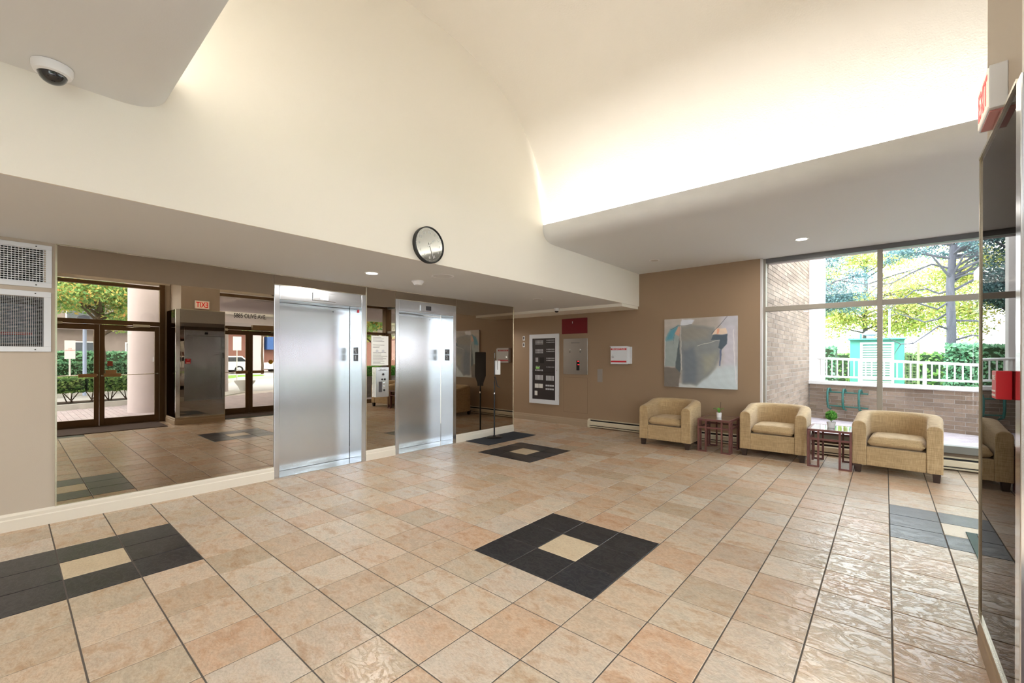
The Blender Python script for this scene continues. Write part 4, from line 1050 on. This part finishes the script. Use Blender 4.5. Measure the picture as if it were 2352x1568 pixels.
m.build('lattice', pbr('olive_paint', (120, 130, 90), .7), t); MB().box(.74, 18.05, -.3, .80, 18.15, 1.9).build('post', pbr('olive_post', (150, 160, 120), .7), t)
t = thing('utility_pole', 'slim pale blue pole rising behind the teal cabinet', 'pole', (.12, 22, -.3)); MB().tube([(.12, 22, -.3), (.12, 22, 3.3)], .035, 8).build('pole_shaft', pbr('pale_blue_paint', (150, 190, 205), .6), t)

# trees
def crown_fn(c, r, hollow=.55):
    def f():
        v = Vector((random.gauss(0, 1), random.gauss(0, 1), random.gauss(0, 1))).normalized()
        k = random.uniform(hollow, 1)
        return Vector((c[0]+v.x*r[0]*k, c[1]+v.y*r[1]*k, c[2]+v.z*r[2]*k)), v
    return f
def clumps_fn(cl):
    def f():
        c, r = random.choice(cl); v = Vector((random.gauss(0, 1), random.gauss(0, 1), random.gauss(0, 1))).normalized(); k = random.random()**.5
        return Vector((c[0]+v.x*r*k, c[1]+v.y*r*k, c[2]+v.z*r*.6*k)), v+Vector((0, 0, .5))
    return f
def tree(name, label, x, y, z0, h, tr, crown, nl, size, mat, bark=M_bark, bare=0, nb=10, seed=1, droop=0, grp=None):
    random.seed(seed)
    t = thing(name, label, 'tree', (x, y, z0), grp)
    pts = [(x, y, z0)]
    for k in range(1, 7): pts.append((x+random.uniform(-.06, .06)*tr*6, y+random.uniform(-.06, .06)*tr*6, z0+h*k/6))
    MB().tube(pts, tr, 12, tr*.45).build('trunk', bark, t, smooth=True)
    cl = []; br = MB()
    cx, cyy, cz, rx, ry, rz = crown
    for k in range(nb):
        a = random.uniform(0, 2*PI); el = random.uniform(-1, 1); q_ = random.uniform(.6, 1)
        e = Vector((cx+rx*q_*math.cos(a)*math.cos(el), cyy+ry*q_*math.sin(a)*math.cos(el), cz+rz*q_*math.sin(el)))
        zs = min(max(e.z-random.uniform(.3, 1.0)+droop, z0+h*.25), z0+h*.95); s0 = Vector((x, y, zs)); mid = (s0+e)/2 + Vector((random.uniform(-.3, .3), random.uniform(-.3, .3), random.uniform(.0, .3)))
        br.tube([s0, mid, e], tr*.30, 6, tr*.06)
        for _ in range(2):
            e2 = mid.lerp(e, random.uniform(.2, .9)) + Vector((random.uniform(-.6, .6), random.uniform(-.6, .6), random.uniform(-.5, .4)))
            br.tube([mid.lerp(e, random.uniform(0, .5)), e2], tr*.12, 5, tr*.03); cl.append((e2, min(rx, rz)*.28))
        cl.append((e, min(rx, rz)*.34)); cl.append((mid.lerp(e, .6), min(rx, rz)*.30))
    for k in range(bare):
        a = random.choice((0.1, -.15, PI+.2, PI-.15)) + random.uniform(-.5, .5); zz = z0 + 2.2 + 2.6*k/bare; L = random.uniform(1.2, 2.4)
        pp = [Vector((x, y, zz))]
        for q_ in range(1, 6): pp.append(Vector((x+L*q_/5*math.cos(a), y+L*q_/5*math.sin(a), zz + .22*math.sin(q_*1.1+k) - .05*q_)))
        br.tube(pp, .030, 6, .008)
        for q_ in (2, 3, 4): br.tube([pp[q_], pp[q_]+Vector((.28*math.cos(a+.5), .2, random.choice((-.3, .25))))], .011, 5, .004)
    br.build('branches', bark, t, smooth=True, recalc=False)
    leaves(nl, clumps_fn(cl), size).build('foliage', mat, t, kind='stuff', recalc=False)
    return t
tree('pine_tree', 'tall grey trunked pine seen through the right window pane', 1.42, 17.2, -.3, 7.5, .125, (1.7, 17.2, 4.9, 2.8, 1.4, .9), 20000, .035, M_leafc, nb=26, seed=4, bare=9)
tree('conifer_tree', 'dark blue-green conifer at the left edge of the window view', -2.6, 21, -.3, 8, .16, (-2.1, 21, 4.6, 1.8, 1.4, 2.3), 24000, .045, M_leafc, nb=30, seed=5)
tree('yellow_tree', 'yellow-green leafy tree behind the teal cabinet', -.8, 30, -.3, 8, .15, (-.6, 30, 5.0, 3.6, 2.0, 3.4), 22000, .08, M_leafy, nb=36, seed=6)
tree('yellow_tree', 'yellow leafed tree farther right behind the pine trunk', 5.0, 29, -.3, 8, .15, (5.0, 29, 4.8, 3.9, 2.2, 3.8), 34000, .08, M_leafy, nb=44, seed=8)
tree('conifer_tree', 'blue conifer with drooping boughs high behind the window', 3.9, 23.5, -.3, 9, .13, (1.6, 23.3, 6.6, 3.4, 1.4, 1.1), 20000, .045, M_leafc, nb=26, seed=9)
def hedge(name, label, pts, w_, z0, z1, n, size, mat, cat='hedge', stems=False, seed=3):
    random.seed(seed); t = thing(name, label, cat, (pts[0][0], pts[0][1], 0))
    P_ = [Vector((*p, 0)) for p in pts]
    def f():
        k = random.randrange(len(P_)-1); a = P_[k].lerp(P_[k+1], random.random())
        d = (P_[k+1]-P_[k]).normalized(); nn = Vector((-d.y, d.x, 0))
        u = random.uniform(-1, 1); v = random.uniform(-1, 1); m_ = max(abs(u), abs(v)); m_ = m_ or 1
        if random.random() < .8: u, v = u/m_, v/m_
        q_ = random.uniform(.88, 1.03)
        return a + nn*u*w_/2*q_ + Vector((0, 0, (z0+z1)/2+v*(z1-z0)/2*q_)), nn*u+Vector((0, 0, v))
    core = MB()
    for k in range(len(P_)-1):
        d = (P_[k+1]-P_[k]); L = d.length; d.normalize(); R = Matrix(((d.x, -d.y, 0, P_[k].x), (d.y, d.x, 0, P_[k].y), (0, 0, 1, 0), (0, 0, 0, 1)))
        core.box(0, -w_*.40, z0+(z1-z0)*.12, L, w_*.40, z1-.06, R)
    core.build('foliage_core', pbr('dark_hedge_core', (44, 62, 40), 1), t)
    leaves(n, f, size).build('foliage', mat, t, kind='stuff', recalc=False)
    if stems:
        sm = MB()
        for k in range(14):
            a = P_[0].lerp(P_[-1], (k+.5)/14)
            for _ in range(4):
                e = a+Vector((random.uniform(-.35, .35), random.uniform(-.35, .35), z0+.12)); b = a+Vector((random.uniform(-.06, .06), random.uniform(-.06, .06), .1))
                sm.tube([b, b.lerp(e, .5)+Vector((0, 0, .02)), e], .016, 5, .008)
        sm.build('stems', M_barkd, t)
    return t
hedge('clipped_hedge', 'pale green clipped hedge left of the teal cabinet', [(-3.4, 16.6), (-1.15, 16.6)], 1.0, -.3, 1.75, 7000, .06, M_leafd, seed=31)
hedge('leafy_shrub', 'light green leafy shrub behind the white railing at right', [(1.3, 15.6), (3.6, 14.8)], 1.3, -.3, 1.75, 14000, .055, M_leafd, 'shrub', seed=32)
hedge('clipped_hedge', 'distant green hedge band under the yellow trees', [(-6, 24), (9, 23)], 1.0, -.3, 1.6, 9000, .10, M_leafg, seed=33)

# ------------------------------------------------------------------ east side: drive, planting, street
def ground(name, poly, z, mat, kindname=True):
    o = MB().extrude(poly, 'Z', z-.2, z).build(name, mat, origin=(poly[0][0], poly[0][1], z)); return S(o)
gw = ground('entrance_paving', [(XE+.05, -8), (5.6, -8), (5.6, 0.8), (6.2, 2.4), (7.3, 5.05), (9.2, 6.6), (9.2, 14), (XE+.05, 14)], -.022, M_mortar)
m = MB()
for i in range(0, 44):
    for j in range(0, 120):
        x, y = 1.45+i*.21+(.1 if j % 2 else 0), -1+j*.105
        if x < 5.4+max(0, (y-.8)*.4) and y < 11.5: m.box(x+.002, y+.002, -.03, x+.206, y+.102, -.006)
m.build('pavers', M_paver, gw, kind='stuff', recalc=False)
ground('road', [(5.8, -30), (60, -30), (60, 45), (9.4, 45), (9.4, 6.8), (7.4, 5.2), (6.0, 1.0)], -.05, M_road)
kb = MB(); kp = [Vector((5.3, -8, 0)), Vector((5.62, .8, 0)), Vector((6.2, 2.4, 0)), Vector((6.9, 4.2, 0))]
for a, b in zip(kp, kp[1:]):
    d = b-a; L = d.length; d.normalize(); kb.box(0, -.15, -.05, L, 0, .13, Matrix(((d.x, -d.y, 0, a.x), (d.y, d.x, 0, a.y), (0, 0, 1, 0), (0, 0, 0, 1))))
S(kb.build('trim_3', M_concrete, origin=(5.7, 1, 0)))
S(MB().extrude([(5.75, -8), (6.9, -8), (7.2, 1), (7.7, 4.3), (6.95, 4.2), (6.3, 2.4), (5.78, .8)], 'Z', -.05, .11).build('planting_bed', M_soil, origin=(6.5, 0, 0)))
hedge('azalea_row', 'row of low shrubs with bare forked stems behind the kerb, in the mirror', [(6.35, -2.0), (6.55, 1.4), (7.15, 3.9)], .75, .42, .84, 12000, .045, M_leafg, 'shrub row', True, 34)
S(MB().extrude([(11.0, -12), (11.3, 1.0), (13.0, 2.4), (16.5, 7.2), (20, 9.5), (21, 11.4), (24, 12), (27, -12)], 'Z', -.05, .10).build('grass_island', M_grass, origin=(15, 0, 0)))
S(MB().extrude([(10.8, -12), (11.1, 1.0), (12.8, 2.6), (16.3, 7.5), (20, 9.8), (21, 11.8), (24.2, 12.4), (24, 12), (21, 11.4), (20, 9.5), (16.5, 7.2), (13.0, 2.4), (11.3, 1.0), (11.0, -12)], 'Z', -.05, .13).build('trim_4', M_concrete, origin=(12, 0, 0)))
hedge('clipped_hedge', 'long clipped box hedge across the drive, reflected in the large mirror', [(12.2, -6), (12.6, .5), (14.2, 4.6)], .8, .1, 1.18, 16000, .055, M_leafd, seed=35)
tree('maple_tree', 'green and orange maple tree across the drive, reflected in the mirror', 13.4, 2.45, 0, 6.5, .20, (12.0, 1.9, 4.9, 3.4, 3.2, 2.3), 48000, .065, M_leafm, M_barkd, nb=40, seed=12)
tree('maple_tree', 'slender yellow maple tree right of the larger maple, in the mirror', 15.5, 4.2, 0, 5.5, .09, (15.0, 4.4, 4.5, 1.8, 1.8, 1.8), 6000, .13, M_leafm, M_barkd, nb=14, seed=14)
t = thing('lamp_post', 'pale blue lamp post with dome top in front of the maple trunk', 'lamp post', (11.2, 1.82, 0))
MB().tube([(11.2, 1.82, 0), (11.2, 1.82, 2.62)], .055, 10).build('post', pbr('pale_blue_steel', (150, 165, 195), .5), t, smooth=True)
MB().lathe((11.2, 1.82, 2.62), [(.07, 0), (.22, .04), (.24, .12), (.16, .24), (.03, .28)], 20).build('lamp_head', pbr('slate_dome', (90, 96, 120), .4), t, smooth=True)
def signpost(x, y, h, w_, hh, label, txt=None, mt=M_paper):
    t = thing('street_sign', label, 'sign', (x, y, 0))
    MB().tube([(x, y, -.05), (x, y, h)], .025, 8).build('post', M_concrete, t)
    MB().box(x-.035, y-w_/2, h-hh, x-.025, y+w_/2, h).build('sign_plate', mt, t)
    if txt: text('sign_lettering', txt, .055 if len(txt) > 1 else .2, (x-.037, y, h-hh*.5), (0, -1, 0), (0, 0, 1), M_redb, t)
    return t
signpost(10.2, 1.38, 1.95, .26, .62, 'white sign on a post left of the lamp post, in the mirror', 'NO\nPARKING')
signpost(9.0, 2.95, 2.05, .34, .48, 'white no parking sign beside the round column, in the mirror', 'P')
signpost(14.5, 7.0, 2.3, .30, .40, 'small white sign on a post before the grass island, in the mirror')
signpost(16.0, 8.1, 2.5, .40, .75, 'tall white sign board on a post left of the parked cars, in the mirror')
# portico
def rcol(x, y, r, label, z1=5.0):
    t = thing('round_column', label, 'column', (x, y, -.03))
    MB().lathe((x, y, -.03), [(r, 0), (r, z1)], 40).build('shaft', M_stucco, t, smooth=True); return t
c = rcol(3.80, 2.42, .44, 'thick pale pink round column outside the left doors, in the mirror')
MB().box(3.28, 2.40, 1.28, 3.36, 2.50, 1.40).build('posted_notice', M_grey, c)
rcol(9.6, 5.42, .42, 'pale round column beyond the right doors, in the mirror', 3.2)
t = thing('entrance_canopy', 'pale curved concrete canopy over the drive, reflected above the right doors', 'canopy', (6, 6, 2.9))
MB().extrude([(2.0, 3.15), (2.0, 2.90), (2.25, 2.72), (2.6, 2.68), (3.2, 2.68), (3.5, 2.85), (3.5, 3.15)], 'Y', 3.4, 13).build('beam', M_stucco, t, smooth=True)
MB().extrude([(8.6, 3.05), (8.6, 2.75), (8.9, 2.58), (10.2, 2.58), (10.5, 2.75), (10.5, 3.05)], 'Y', 4.6, 14).build('beam', M_stucco, t, smooth=True)
MB().box(1.5, 3.0, 3.15, 3.6, 14, 3.35).build('canopy_slab', M_capst, t); MB().box(8.3, 4.0, 3.05, 11, 14, 3.25).build('canopy_slab', M_capst, t); MB().box(3.6, 3.0, 3.9, 8.3, 14, 4.05).build('vaulted_slab', pbr('peach_plaster', (240, 214, 196), .9), t)
t = thing('planter_urn', 'grey concrete planter urn on the kerb beside the far column', 'planter', (9.1, 6.3, .035))
MB().lathe((9.1, 6.3, .022), [(.16, 0), (.20, .10), (.26, .22), (.36, .36), (.38, .42), (.34, .42), (.3, .36)], 28).build('urn', M_concrete, t, smooth=True)
S(MB().extrude([(7.3, 5.05), (8.9, 6.4), (10.4, 6.7), (10.6, 4.6), (8.3, 4.2)], 'Z', -.05, .02).build('column_island', M_concrete, origin=(9, 5.5, 0)))
# planter east of the glazing
S(MB().box(3.0, 7.3, -.05, 3.35, 10.6, .72).build('planter_wall', M_stone, origin=(3.2, 9, 0)))
S(MB().box(3.35, 7.3, .3, 7.4, 10.6, .70).build('planter_lawn', M_grass, origin=(5, 9, .5)))
hedge('grass_mound', 'bright green grassy mound on the dark stone planter, between the lifts in the mirror', [(3.95, 7.6), (3.95, 10.2)], .9, .72, 1.05, 9000, .05, M_leafp, 'planting', seed=36)
tree('maple_tree', 'orange and green maple tree behind the grassy mound, in the narrow mirror', 9.5, 12.5, 0, 6, .14, (9.0, 12.5, 4.4, 2.8, 2.8, 2.2), 14000, .13, M_leafm, M_barkd, nb=26, seed=15)
# buildings across the street
def building(x, y0, y1, h, label, wall, nwin, z_rows):
    t = thing('building', label, 'building', (x, (y0+y1)/2, 0))
    MB().box(x, y0, -.1, x+8, y1, h).build('walls', wall, t)
    wd = (y1-y0)/nwin
    for zz in z_rows:
        for k in range(nwin):
            a = y0+wd*(k+.2)
            f = MB().box(x-.06, a, zz, x+.02, a+wd*.6, zz+1.6).build('window_frame', M_railw, t)
            MB().box(x-.08, a+.08, zz+.08, x-.05, a+wd*.6-.08, zz+1.52).build('pane', pbr('dark_window_glass', (84, 92, 100), .15), f)
        MB().box(x-1.1, y0, zz-.55, x, y1, zz-.35).build('balcony_slab', M_stucco, t)
    return t
building(34, -14, 8.5, 9.5, 'taupe apartment block with balconies across the street, in the mirror', M_bldg, 7, (.9, 3.9, 6.9))
b2 = building(42, 12, 40, 8, 'brown shopfront building with blue awning behind the parked cars', pbr('brick_red_wall', (134, 96, 84), .9), 8, (4.8,))
MB().box(41.0, 18.6, 2.2, 41.9, 23.5, 3.6).build('blue_awning', M_blue, b2)
MB().box(41.4, 17.3, -.1, 42, 18.4, 6).build('pale_pier', M_stucco, b2)
hedge('clipped_hedge', 'far hedge before the taupe apartment block, in the mirror', [(27.5, -8), (28, 7.5)], 1.4, 0, 1.7, 9000, .12, M_leafd, seed=37)
tree('street_tree', 'bare pale tree before the brown shopfront, in the mirror', 27, 13.2, 0, 4.5, .10, (27, 13.2, 4.0, 1.8, 1.8, 1.2), 3000, .11, M_leafm, M_barkd, nb=16, seed=18)
# parked cars
def wheel(mb, x, y, r=.33): mb.lathe((x, y, r-.03), [(r*.55, -.1), (r, -.1), (r, .1), (r*.55, .1)], 24, 'X')
def car(x, y, L, H, label, body, stripe=None):
    """car parked along Y, side facing -X"""
    t = thing('parked_car', label, 'car', (x, y, -.05), None); W_ = 1.75
    Bz = .28
    P = [(-L/2, Bz), (-L/2-.02, .62), (-L/2+.15, .86), (-L/2+L*.24, .95), (-L/2+L*.36, H-.05), (-L/2+L*.45, H), (L/2-L*.14, H), (L/2-.10, .98), (L/2, .70), (L/2, Bz)]
    P = [(y+a, b) for a, b in P]
    MB().extrude(P, 'X', x-W_/2, x+W_/2).build('body', body, t, bevel=.05, seg=3)
    G_ = [(y-L/2+L*.275, .97), (y-L/2+L*.375, H-.10), (y+L/2-L*.16, H-.08), (y+L/2-.22, .99)]
    MB().extrude(G_, 'X', x-W_/2-.012, x-W_/2+.02).build('side_window', pbr('car_glass', (40, 46, 52), .1), t)
    if stripe: MB().extrude([(y-L/2+.5, .55), (y-L/2+.9, .92), (y+L/2-.3, .94), (y+L/2-.3, .55)], 'X', x-W_/2-.016, x-W_/2+.01).build('side_stripe', stripe, t)
    for yy in (y-L*.32, y+L*.30):
        m = MB(); wheel(m, x-W_/2+.05, yy); wt = m.build('wheel', M_tyre, t, smooth=True)
        MB().lathe((x-W_/2-.06, yy, .30), [(.20, 0), (.19, -.01), (.04, -.02)], 16, 'X').build('hub_cap', M_steelf, wt)
        m = MB(); wheel(m, x+W_/2-.05, yy); m.build('wheel', M_tyre, t, smooth=True)
car(32.0, 11.5, 4.4, 1.45, 'white parked hatchback beyond the grass island, in the mirror', M_carw)
car(32.0, 17.6, 4.9, 1.75, 'white parked van with red side panel right of the hatchback', M_carw, M_carr)
